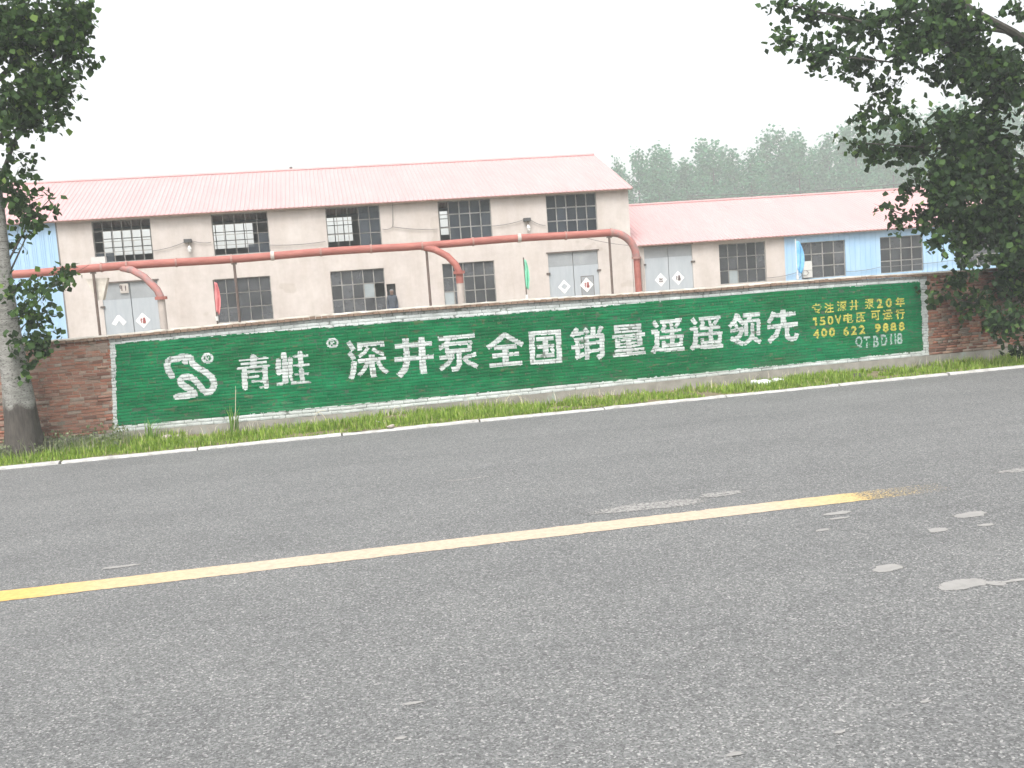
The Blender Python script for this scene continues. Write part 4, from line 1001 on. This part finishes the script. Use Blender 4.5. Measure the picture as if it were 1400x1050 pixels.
# ------------------------------------------------------------------ person by the doorway
def person(loc):
    me = bpy.data.meshes.new('person'); V = []; E_ = []; Rr = []
    def v(x, y, z, r_): V.append((x, y, z)); Rr.append(r_); return len(V)-1
    pel = v(0, 0, .95, (.14, .11)); wst = v(0, 0, 1.12, (.125, .1)); ch = v(0, -.01, 1.32, (.135, .11)); nk0 = v(0, -.01, 1.47, (.07, .07)); nk = v(0, -.03, 1.53, (.055, .055)); hd = v(0, -.06, 1.6, (.075, .085)); hd2 = v(0, -.065, 1.67, (.085, .1)); hd3 = v(0, -.05, 1.72, (.06, .07))
    E_ += [(pel, wst), (wst, ch), (ch, nk0), (nk0, nk), (nk, hd), (hd, hd2), (hd2, hd3)]
    for s_ in (-1, 1):
        sh = v(s_*.155, 0, 1.42, (.06, .065)); el = v(s_*.185, .02, 1.14, (.046, .046)); wr = v(s_*.19, -.06, .9, (.034, .034)); pm_ = v(s_*.19, -.075, .83, (.04, .022))
        E_ += [(ch, sh), (sh, el), (el, wr), (wr, pm_)]
        for k in range(4):
            f1 = v(s_*.19, -.105 + .02*k, .77, (.009, .009)); f2 = v(s_*.182, -.108 + .02*k, .72 + .006*abs(k-1), (.008, .008)); E_ += [(pm_, f1), (f1, f2)]
        tb = v(s_*.165, -.12, .8, (.01, .01)); E_.append((pm_, tb))
        hp = v(s_*.1, 0, .87, (.1, .1)); kn = v(s_*.1, -.01, .48, (.062, .065)); an = v(s_*.1, .02, .09, (.042, .045)); to = v(s_*.12, -.14, .035, (.04, .03))
        E_ += [(pel, hp), (hp, kn), (kn, an), (an, to)]
    me.from_pydata([(x+loc[0], y+loc[1], z+loc[2]) for x, y, z in V], E_, [])
    o = bpy.data.objects.new('body', me); COL.objects.link(o)
    sk = o.modifiers.new('skin', 'SKIN'); sk.use_smooth_shade = True
    for i, d in enumerate(me.skin_vertices[0].data): d.radius = Rr[i]; d.use_root = (i == pel)
    ss = o.modifiers.new('sub', 'SUBSURF'); ss.levels = 2; ss.render_levels = 2
    mt, n, b = new_mat('clothes_and_skin')
    g = N(n, 'ShaderNodeNewGeometry'); sz = N(n, 'ShaderNodeSeparateXYZ'); n.links.new(g.outputs['Position'], sz.inputs[0])
    mr = N(n, 'ShaderNodeMapRange'); mr.inputs[1].default_value = loc[2]; mr.inputs[2].default_value = loc[2] + 1.8; n.links.new(sz.outputs[2], mr.inputs[0])
    r = ramp(n, [(0, (.03, .028, .025)), (.05, (.03, .042, .075)), (.565, (.045, .055, .072)), (.835, (.2, .13, .1)), (.925, (.13, .13, .135))], 'CONSTANT')
    n.links.new(mr.outputs[0], r.inputs[0])
    t_ = noise(n, 14, 4, .6); r2 = ramp(n, [(.3, (.75,)*3), (.7, (1.2,)*3)]); n.links.new(t_.outputs[0], r2.inputs[0])
    n.links.new(mixc(n, 1.0, r.outputs[0], r2.outputs[0], 'MULTIPLY'), b.inputs['Base Color']); b.inputs['Roughness'].default_value = .85
    me.materials.append(mt)
    o.name = 'person'
    return o
tag(person((2.82, FY-.3, YARD)), 'person in blue grey jacket and jeans standing at the dark doorway behind the wall', 'person')

# ------------------------------------------------------------------ foliage
def leaves(C, size, droop=.5, rg=rng, flat=False):
    """kite-shaped folded leaves at points C; returns verts, quads"""
    n_ = len(C)
    d = rg.normal(size=(n_, 3)); d[:, 2] -= droop*1.5; d /= np.linalg.norm(d, axis=1)[:, None]
    s_ = rg.normal(size=(n_, 3)); s_ -= (s_*d).sum(1)[:, None]*d; s_ /= np.linalg.norm(s_, axis=1)[:, None]
    nn_ = np.cross(d, s_)
    L = size*(.55 + .75*rg.random(n_)**.8)[:, None]; W = L*.46
    b0 = C; tip = C + d*L; l = C + d*L*.38 + s_*W + nn_*L*.08; r_ = C + d*L*.38 - s_*W + nn_*L*.08
    sh1 = C + d*L*.7 + s_*W*.62 + nn_*L*.03; sh2 = C + d*L*.7 - s_*W*.62 + nn_*L*.03
    V = np.stack([b0, l, sh1, tip, sh2, r_], 1).reshape(-1, 3); i = np.arange(n_)[:, None]*6
    Qd = np.concatenate([i + np.array([[0, 1, 2, 3]]), i + np.array([[0, 3, 4, 5]])])
    return V, Qd

def tufts(clusters, rg, size):
    """leaf positions on short twigs inside ellipsoids; also returns twig segments"""
    P = []; T = []
    for (c, r_, n_) in clusters:
        c = np.array(c); r_ = np.array(r_); k = max(2, int(n_/9))
        for _ in range(k):
            u = rg.normal(size=3); u /= np.linalg.norm(u); u *= rg.random()**.45
            p0 = c + u*r_*.35; dr = u + rg.normal(size=3)*.5 + np.array([0, 0, -.1]); dr /= np.linalg.norm(dr)
            p1 = c + u*r_ ; ln = max(np.linalg.norm(p1-p0), size*2)
            p1 = p0 + ((p1-p0)/max(np.linalg.norm(p1-p0), 1e-6)*.8 + dr*.35)*ln
            T.append((p0, p1))
            t_ = rg.uniform(.15, 1.0, 9)[:, None]
            P.append(p0 + (p1-p0)*t_ + rg.normal(size=(9, 3))*size*.55)
    return np.concatenate(P), T

def twig_mesh(T, r_=.006):
    V = []; F = []
    for p0, p1 in T:
        d = p1-p0; s_ = np.cross(d, [0, 0, 1.0]); s_ /= max(np.linalg.norm(s_), 1e-6); u = np.cross(d, s_); u /= max(np.linalg.norm(u), 1e-6)
        o_ = len(V)
        for q, rr in ((p0, r_), (p1, r_*.4)):
            for a in range(3): V.append(q + (s_*math.cos(a*2.094) + u*math.sin(a*2.094))*rr)
        for a in range(3): F.append((o_+a, o_+(a+1) % 3, o_+3+(a+1) % 3, o_+3+a))
    return arr_mesh('twigs', V, F)

def px_clusters(lst, Y, jit, rg):
    out = []
    for px, py, rx, ry, n_ in lst:
        Yc = Y + rg.uniform(-jit, jit); c = at(px, py, Yc); k = at(px+1, py, Yc)[0]-c[0]
        out.append((c, (rx*k, (rx+ry)/2*k*.9, ry*k), n_))
    return out

def roadside_tree(name, label, base, trunk_pts, trunk_r, limbs, clusters, size, mat, rg):
    root = tag(empty(name, base), label, 'tree', 'roadside poplars')
    mb = MB(); mb.tube(trunk_pts, trunk_r, 28)
    for k, p in enumerate(mb.v):                      # fluted, uneven girth
        i_ = min(k // 28, len(trunk_pts)-1); c_ = trunk_pts[i_]; a = math.atan2(p[1]-c_[1], p[0]-c_[0]); z_ = p[2]
        f = 1 + .05*math.sin(3*a + z_*.8) + .035*math.sin(5*a - z_*2.1) + (.06*math.sin(7*a) if z_ < .3 else 0) + rg.normal(0, .012)
        mb.v[k] = (c_[0] + (p[0]-c_[0])*f, c_[1] + (p[1]-c_[1])*f, z_)
    mb.build('trunk', M['bark'], root, smooth=True)
    lb = MB()
    for pts, r0, r1 in limbs:
        k = len(pts); lb.tube(pts, [r0 + (r1-r0)*i/(k-1) for i in range(k)], 8)
    lb.build('limbs', M['twig'], root, smooth=True)
    P, T = tufts(clusters, rg, size)
    V, Qd = leaves(P, size, .5, rg)
    link('crown', arr_mesh('crown', V, Qd), M[mat], root)
    link('twigs', twig_mesh(T), M['twig'], root)
    return root

rg1 = np.random.default_rng(11)
TY = 20.0
lc = [(20,40,72,66,1500),(85,55,40,50,800),(100,22,30,30,420),(60,115,58,45,1000),(20,150,45,36,650),(118,95,16,26,60),(70,160,35,22,150),(-50,50,70,110,700),(-70,170,60,80,400),
      (18,205,14,18,45),(10,245,22,28,120),(35,225,15,20,45),(28,275,26,22,110),(62,268,15,14,28),(45,292,26,20,120),(22,328,14,22,45),(60,305,16,14,40),
      (112,366,13,7,22),(95,378,16,9,40),(75,388,18,11,50),(55,395,18,18,70),(42,425,20,22,110),(62,430,16,14,50),(46,465,22,24,130),(62,455,14,18,50),(38,500,12,18,40),(30,395,14,20,50)]
cl = px_clusters(lc, TY - .2, .45, rg1)
for c in cl[17:]: c[0][1] -= .25
for k in range(70):
    a = rg1.uniform(0, 6.283); z = rg1.uniform(7.5, 15.5); rr = rg1.uniform(.2, 2.1)*(1.2 - (z-6)/14)
    cl.append(((-5.5 + rr*math.cos(a), TY + rr*math.sin(a), z), (.55, .55, .6), 80))
tb = at(30, 600, TY)
tx = tb[0]
limbs = []
for (px, py), z0, r0 in (((90, 60), 5.6, .05), ((110, 25), 6.6, .05), ((60, 120), 5.0, .045), ((15, 30), 6.9, .05), ((75, 265), 3.6, .02), ((60, 300), 3.4, .018), ((122, 362), 2.45, .014), ((60, 440), 2.3, .014), ((40, 495), 1.9, .012)):
    e_ = at(px, py, TY - .25); s_ = np.array([tx + .15, TY, z0]); mid = (s_+e_)/2 + np.array([0, -.05, .12]); limbs.append(([s_, mid, e_], r0, r0*.25))
for k in range(16):
    a = rg1.uniform(0, 6.283); z0 = rg1.uniform(6.5, 13); ln = rg1.uniform(1.0, 2.0)
    limbs.append(([(tx, TY, z0), (tx + ln*.5*math.cos(a), TY + ln*.5*math.sin(a), z0 + ln*.5), (tx + ln*math.cos(a), TY + ln*math.sin(a), z0 + ln*1.1)], .05, .012))
tz = [(-.05, .42), (.06, .385), (.16, .355), (.3, .325), (.5, .30), (.75, .283), (1.0, .27), (1.4, .248), (1.8, .225), (2.3, .2), (3.0, .178), (3.6, .17), (4.3, .165), (5.2, .155), (6.5, .14), (8, .12), (11, .08), (14.5, .03)]
roadside_tree('poplar_tree', 'grey-white barked poplar with dark foot on the verge at the left edge', (tx, TY, 0),
    [(tx + .02*math.sin(z*1.7), TY + .02*math.cos(z), z) for z, _ in tz], [r_ for _, r_ in tz], limbs, cl, .12, 'leaf', rg1)

rg2 = np.random.default_rng(23)
RY = 20.0
rcx = [(1072,8,30,14,60),(1120,14,55,18,190),(1083,52,36,16,90),(1128,72,44,26,260),(1180,38,46,30,320),(1172,92,36,18,190),(1232,18,48,22,300),(1240,68,36,32,280),(1212,112,28,16,90),
  (1300,38,38,36,420),(1330,90,46,36,900),(1372,118,36,46,1000),(1392,16,20,14,70),(1290,10,34,24,420),(1262,48,30,28,260),(1330,40,26,22,220),(1316,66,30,20,300),(1376,78,26,16,200),(1285,95,28,18,160),
  (1200,140,20,16,60),(1224,162,26,22,160),(1180,166,16,12,40),(1160,194,16,7,34),(1200,200,40,14,180),(1250,198,42,32,420),(1300,168,38,32,380),(1340,195,56,56,2200),(1300,250,48,46,1400),(1375,270,40,66,2000),(1244,248,18,22,90),
  (1214,286,11,8,34),(1238,300,26,10,80),(1275,298,34,22,240),(1330,306,56,32,1300),(1382,335,40,40,1000),(1290,332,22,12,100),(1330,348,26,10,90),(1320,378,20,12,90),(1382,385,36,28,330),
  (1295,404,15,10,50),(1330,414,30,18,150),(1374,436,30,26,260),(1347,450,16,14,60),(1396,480,12,18,70),(1270,395,8,6,10)]
for py in range(0, 480, 48): rcx += [(1440, py, 45, 40, 420), (1510, py, 50, 45, 350)]
cl = px_clusters(rcx, RY, .7, rg2)
bx = at(1478, 500, RY)[0]
for k in range(60):
    a = rg2.uniform(0, 6.283); z = rg2.uniform(8.5, 15); rr = rg2.uniform(.3, 3.2)*(1.25 - (z-7)/12)
    cl.append(((bx + rr*math.cos(a), RY + rr*math.sin(a), z), (.8, .8, .75), 110))
for k in range(24):
    a = rg2.uniform(-1.4, 1.4); z = rg2.uniform(1.8, 8); rr = rg2.uniform(.8, 2.6)
    cl.append(((bx + .6 + rr*math.cos(a), RY + rr*math.sin(a), z), (.7, .7, .7), 130))
limbs = []
A = lambda px, py, dy=0: at(px, py, RY + dy)
limbs.append(([(bx, RY, 5.2), A(1425, 75), A(1385, 45), A(1330, 15), A(1270, -30)], .13, .06))
limbs.append(([A(1385, 45), A(1365, 42), A(1345, 40)], .05, .03))
limbs.append(([A(1300, 2), A(1240, 22), A(1180, 30), A(1110, 14), A(1075, 5)], .05, .01))
limbs.append(([A(1345, 40), A(1290, 60), A(1220, 85), A(1130, 75), A(1080, 52)], .03, .008))
limbs.append(([(bx, RY, 3.6), A(1400, 185, .7), A(1320, 205, .7), A(1240, 200, .4), A(1165, 194)], .05, .008))
limbs.append(([(bx, RY, 2.9), A(1400, 280, .7), A(1320, 300, .6), A(1250, 298, .3), A(1214, 286)], .04, .007))
limbs.append(([(bx, RY, 1.9), A(1420, 400, .3), A(1370, 425, .3), A(1320, 412, .2), A(1290, 404)], .03, .006))
limbs.append(([(bx, RY, 1.6), A(1430, 430), A(1400, 470)], .035, .01))
for k in range(16):
    a = rg2.uniform(0, 6.283); z0 = rg2.uniform(5, 12); ln = rg2.uniform(1.4, 2.6)
    limbs.append(([(bx, RY, z0), (bx + ln*.5*math.cos(a), RY + ln*.5*math.sin(a), z0 + ln*.45), (bx + ln*math.cos(a), RY + ln*math.sin(a), z0 + ln)], .06, .012))
tz = [(-.05, .36), (.3, .29), (1, .26), (2.5, .24), (4, .21), (6, .18), (9, .12), (12, .08), (15, .03)]
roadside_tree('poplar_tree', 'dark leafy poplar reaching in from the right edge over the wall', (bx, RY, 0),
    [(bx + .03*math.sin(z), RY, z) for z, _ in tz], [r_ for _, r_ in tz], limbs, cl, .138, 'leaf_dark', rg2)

# far poplars
def far_shape(seed, h, w_):
    rg = np.random.default_rng(seed); P = []
    nb = 46
    for k in range(nb):
        z = h*(.14 + .86*(k+rg.random())/nb); t_ = z/h
        R0 = w_*(1.15*math.sin(math.pi*min(1, .12 + t_*.86))**.75); a = rg.uniform(0, 6.283); ro = R0*rg.uniform(.2, 1.0)
        n_ = int(rg.uniform(.5, 1.5)*50*(.35 + R0/w_)); c = np.array([ro*math.cos(a), ro*math.sin(a), z])
        P.append(c + rg.normal(size=(n_, 3))*np.array([.42, .42, .75])*(.5 + .6*R0/w_))
    P = np.concatenate(P); return arr_mesh('crown', *leaves(P, .36, .1, rg))
fshapes = [far_shape(40+k, 17, 1.9) for k in range(9)]
tm = MB().tube([(0, 0, 0), (.05, 0, 6), (0, .05, 15.5)], [.2, .14, .02], 7)
far_list = []
rgf = np.random.default_rng(5)
skyline = [(826, 232), (846, 222), (872, 212), (893, 202), (912, 205), (934, 222), (955, 200), (975, 198), (1000, 205), (1022, 206), (1045, 184), (1066, 183), (1088, 186), (1110, 206), (1134, 190), (1152, 178), (1172, 165), (1196, 172), (1220, 160), (1250, 150), (1282, 150), (1316, 140), (1352, 150), (1390, 145)]
for k, (px, py) in enumerate(skyline):
    far_list.append((px + rgf.uniform(-4, 4), py + rgf.uniform(-3, 3), 195 + rgf.uniform(-7, 7), 'front'))
for k in range(20):
    px = 850 + k*28 + rgf.uniform(-8, 8); py = np.interp(px, [a for a, _ in skyline], [b_ for _, b_ in skyline]) + rgf.uniform(2, 22)
    far_list.append((px, py, 216 + rgf.uniform(-5, 7), 'back'))
for k, (px, py, Y, row) in enumerate(far_list):
    top = at(px, py, Y); s_ = (top[2] - YARD)/17.0
    if k in (0, 1): s_w = 1.2
    else: s_w = rgf.uniform(1.5, 2.1)
    t_ = empty('poplar_tree', (top[0], Y, YARD), rgf.uniform(0, 6.28)); t_.scale = (s_w, s_w, s_)
    rows = [q for q in far_list if q[3] == row]; rank = sorted(rows).index(far_list[k])
    ORD = 'first second third fourth fifth sixth seventh eighth ninth tenth eleventh twelfth thirteenth fourteenth fifteenth sixteenth seventeenth eighteenth nineteenth twentieth twenty-first twenty-second twenty-third twenty-fourth'.split()
    if row == 'front': tag(t_, 'hazy far poplar in the front row behind the low workshop, %s from the hall' % ORD[rank], 'tree', 'front row of far poplars')
    else: tag(t_, 'hazy far poplar in the rear row behind the low workshop, %s from the hall' % ORD[rank], 'tree', 'rear row of far poplars')
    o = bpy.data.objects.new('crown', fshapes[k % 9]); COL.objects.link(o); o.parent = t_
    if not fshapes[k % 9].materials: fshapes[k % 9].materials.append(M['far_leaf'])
    if k == 0:
        me = bpy.data.meshes.new('trunk'); me.from_pydata(tm.v, [], tm.f); me.materials.append(M['twig']); trunk_me = me
    o = bpy.data.objects.new('trunk', trunk_me); COL.objects.link(o); o.parent = t_

# ------------------------------------------------------------------ verge growth
def blades(B, h, wd, lean, rg):
    n_ = len(B); a = rg.uniform(0, 6.283, n_); d = np.stack([np.cos(a), np.sin(a), np.zeros(n_)], 1)
    s_ = np.stack([-np.sin(a), np.cos(a), np.zeros(n_)], 1); H = h[:, None]; l = (lean*rg.random(n_))[:, None]
    m_ = B + np.array([0, 0, 1.0])*H*.55 + d*H*l*.35; t_ = B + np.array([0, 0, 1.0])*H*(1-.35*l) + d*H*l
    w2 = s_*wd[:, None]
    V = np.stack([B - w2, B + w2, m_ + w2*.8, m_ - w2*.8, t_], 1).reshape(-1, 3); i = np.arange(n_)[:, None]*5
    return V, i + np.array([[0, 1, 2, 3]]), i + np.array([[3, 2, 4]])
rg3 = np.random.default_rng(9)
n_ = 70000
x = rg3.uniform(-10, 22, n_); t_ = rg3.random(n_)
dens = vnoise(np.stack([x+40, t_*3+7], 1), 1.6, 31)
y0 = np.array([edge_y(a) for a in x]) + .13; y = y0 + (WALL_Y - .02 - y0)*t_
bare = (x > 5) & (x < 9) & (t_ > .45)
keep = (dens > .22 + .2*t_*(x > -4)) & ~(bare & (rg3.random(n_) < .65)); x, y, t_, dens = x[keep], y[keep], t_[keep], dens[keep]
hh = (.05 + .15*rg3.random(len(x))**1.6) * (.55 + .9*dens) * np.where(t_ < .12, .6, 1.0)
z = np.array([verge_z(a, b_) for a, b_ in zip(x, t_)]) - .01
V, Qd, Td = blades(np.stack([x, y, z], 1), hh, .006 + .004*rg3.random(len(x)), .8, rg3)
tag(link('grass', arr_mesh('grass', V, Qd, Td), M['grass']), 'bright green grass along the verge below the wall', 'grass', kind='stuff')
# taller grey-green weeds below the bare brick at the left, and at the foot of the right bare brick
V1 = []; Q1 = []; nv = 0
for k in range(170):
    x = -9 + 5.3*rg3.random(); y = rg3.uniform(19.5, 20.6)
    h = rg3.uniform(.12, .5)*(.6 + .7*float(vnoise(np.array([[x+30, y]]), 1.7, 41)[0])); ln = rg3.normal(0, .12, 2)
    zz = np.sort(rg3.uniform(.1, 1, 16))**.8
    P = np.stack([x + ln[0]*zz*h*2, y + ln[1]*zz*h, .03 + h*zz], 1) + rg3.normal(size=(16, 3))*np.array([.035, .035, .01])
    v_, q_ = leaves(P, .052, -.35, rg3); V1.append(v_); Q1.append(q_ + nv); nv += len(v_)
tag(link('weeds', arr_mesh('weeds', np.concatenate(V1), np.concatenate(Q1)), M['weed']), 'grey-green weeds in front of the bare brick at the left', 'weeds', kind='stuff')
n_ = 2600; x = rg3.uniform(-9, -3.6, n_); y = rg3.uniform(19.4, 20.62, n_)
V, Qd, Td = blades(np.stack([x, y, np.full(n_, .03)], 1), .1 + .4*rg3.random(n_)**2.2, np.full(n_, .0045), .7, rg3)
tag(link('tall_grass', arr_mesh('tall_grass', V, Qd, Td), M['weed']), 'tall thin grey-green grass around the foot of the left poplar', 'grass', kind='stuff')
x = rg3.uniform(-4, 16, 900); y = rg3.uniform(20.2, 20.66, 900); k_ = vnoise(np.stack([x+20, y], 1), 1.3, 51) > .5; x, y = x[k_], y[k_]
V, Qd, Td = blades(np.stack([x, y, np.full(len(x), .03)], 1), .12 + .22*rg3.random(len(x)), np.full(len(x), .004), 1.0, rg3)
tag(link('dry_grass', arr_mesh('dry_grass', V, Qd, Td), M['dry']), 'dry straw-coloured stalks along the foot of the wall', 'grass', kind='stuff')

def reed(px, py, h, n_, label, dry=1):
    c = at(px, py, 20.35); c[2] = .03
    t_ = tag(empty('reed_plant', tuple(c)), label, 'plant', 'tall reeds by the wall')
    rg = np.random.default_rng(int(px)); B = np.repeat(c[None], n_, 0) + rg.normal(size=(n_, 3))*np.array([.05, .05, 0])
    V, Qd, Td = blades(B, h*rg.uniform(.5, 1, n_), np.full(n_, .014), .75, rg)
    link('blades', arr_mesh('blades', V, Qd, Td), M['reed'], t_)
    mb = MB()
    for k in range(dry):
        e_ = c + np.array([rg.normal(0, .08), 0, h*rg.uniform(1.0, 1.25)]); mb.tube([c, (c+e_)/2 + np.array([.015, 0, 0]), e_], [.006, .0045, .003], 5)
    if dry: mb.build('stalk', M['dry'], t_)
    return t_
reed(206, 604, .55, 14, 'spiky green reed tuft below the left corner of the green paint', 0)
reed(318, 582, .75, 16, 'tall green reed with pale dry stalks between the painted emblem and lettering', 2)
reed(640, 560, .3, 10, 'short leaning reed tuft at the wall foot below the middle lettering', 1)

# dry bent stems
def bent(px, py, a, h, label):
    c = at(px, py, 20.45); c[2] = .05
    P = [c + np.array([a*h*s_**1.6, -.03*s_, h*math.sin(min(1, s_)*1.9)]) for s_ in np.linspace(0, 1, 8)]
    tag(MB().tube(P, [.008 - .0006*k for k in range(8)], 5).build('dry_stem', M['dry']), label, 'stem', 'dry bent stems by the wall')
bent(428, 570, .9, .28, 'dry bent stem arching right below the white brand lettering')
bent(446, 568, -.9, .25, 'dry bent stem arching left below the white brand lettering')
bent(690, 545, .8, .24, 'dry arched stem under the middle of the lower white border')
bent(713, 545, -.6, .24, 'dry arched stem right beside the one under the lower white border')
bent(535, 548, .6, .22, 'dry arched stem below the first big white character')

def lump(name, px, py, Y, r_, mat, label, cat, seed, ry=1.0, flat=.6):
    c = at(px, py, Y); bm = bmesh.new(); bmesh.ops.create_icosphere(bm, subdivisions=3, radius=1); rs = np.random.default_rng(seed)
    F_ = rs.normal(size=(6, 3))*2.2; ph = rs.uniform(0, 6.28, 6)
    for v in bm.verts:
        p_ = np.array(v.co); f = 1 + sum(.10*math.sin(F_[k] @ p_ + ph[k]) for k in range(6))
        v.co = Vector((c[0] + p_[0]*f*r_, Y + p_[1]*f*r_*ry, max(.0, .05 + r_*flat*.5 + p_[2]*f*r_*flat)))
    me = bpy.data.meshes.new(name); bm.to_mesh(me); bm.free()
    return tag(link(name, me, M[mat]), label, cat)
lump('plastic_bag', 1040, 527, 20.1, .2, 'bag', 'crumpled white plastic bag lying in the grass right of centre', 'bag', 3, .8, .38)
lump('plastic_bag', 1062, 520, 20.3, .12, 'bag', 'small crumpled white bag just right of the larger bag', 'bag', 4, .8, .5)
lump('rag', 1091, 516, 20.35, .06, 'red_ink', 'small red scrap lying in the grass right of the white bags', 'scrap', 5, 1, .5)
lump('stone', 535, 588, 19.0, .055, 'stone', 'small stone on the white kerb below the large lettering', 'stone', 6, 1, .7)
lump('stone', 228, 600, 20.3, .1, 'stone', 'brown stone in the grass right of the spiky reed tuft', 'stone', 7, 1, .7)
lump('stone', 243, 598, 20.35, .07, 'stone', 'smaller grey stone in the grass beside the brown stone', 'stone', 8, 1, .7)
lump('debris_heap', 1172, 505, 19.9, .16, 'twig', 'dark heap of dead plants on the verge near the right end', 'debris', 9, .8, .35)
c = at(521, 580, 19.6); V = []; F = []
for i in range(4):
    for j in range(3): V.append((c[0] - .1 + .07*i, 19.55 + .05*j, .12 - .02*i + .02*math.sin(i*2+j)))
for i in range(3):
    for j in range(2): F.append((i*3+j, (i+1)*3+j, (i+1)*3+j+1, i*3+j+1))
o = tag(MB().add(V, F).build('paper_scrap', M['paper'], recalc=False), 'white paper scrap in the grass left of the stone on the kerb', 'paper')
so = o.modifiers.new('thickness', 'SOLIDIFY'); so.thickness = .003

# ------------------------------------------------------------------ hazy air
mt = bpy.data.materials.new('haze'); mt.use_nodes = True; n = mt.node_tree; n.nodes.clear()
pv = N(n, 'ShaderNodeVolumePrincipled'); pv.inputs['Color'].default_value = (.93, .985, .985, 1); pv.inputs['Density'].default_value = 0.0015; pv.inputs['Anisotropy'].default_value = 0.0
mo = N(n, 'ShaderNodeOutputMaterial'); n.links.new(pv.outputs[0], mo.inputs['Volume'])
hz = MB().box(-262, 362, -62, 382, -1.1, 42.0).build('haze', mt); tag(hz, kind='stuff')
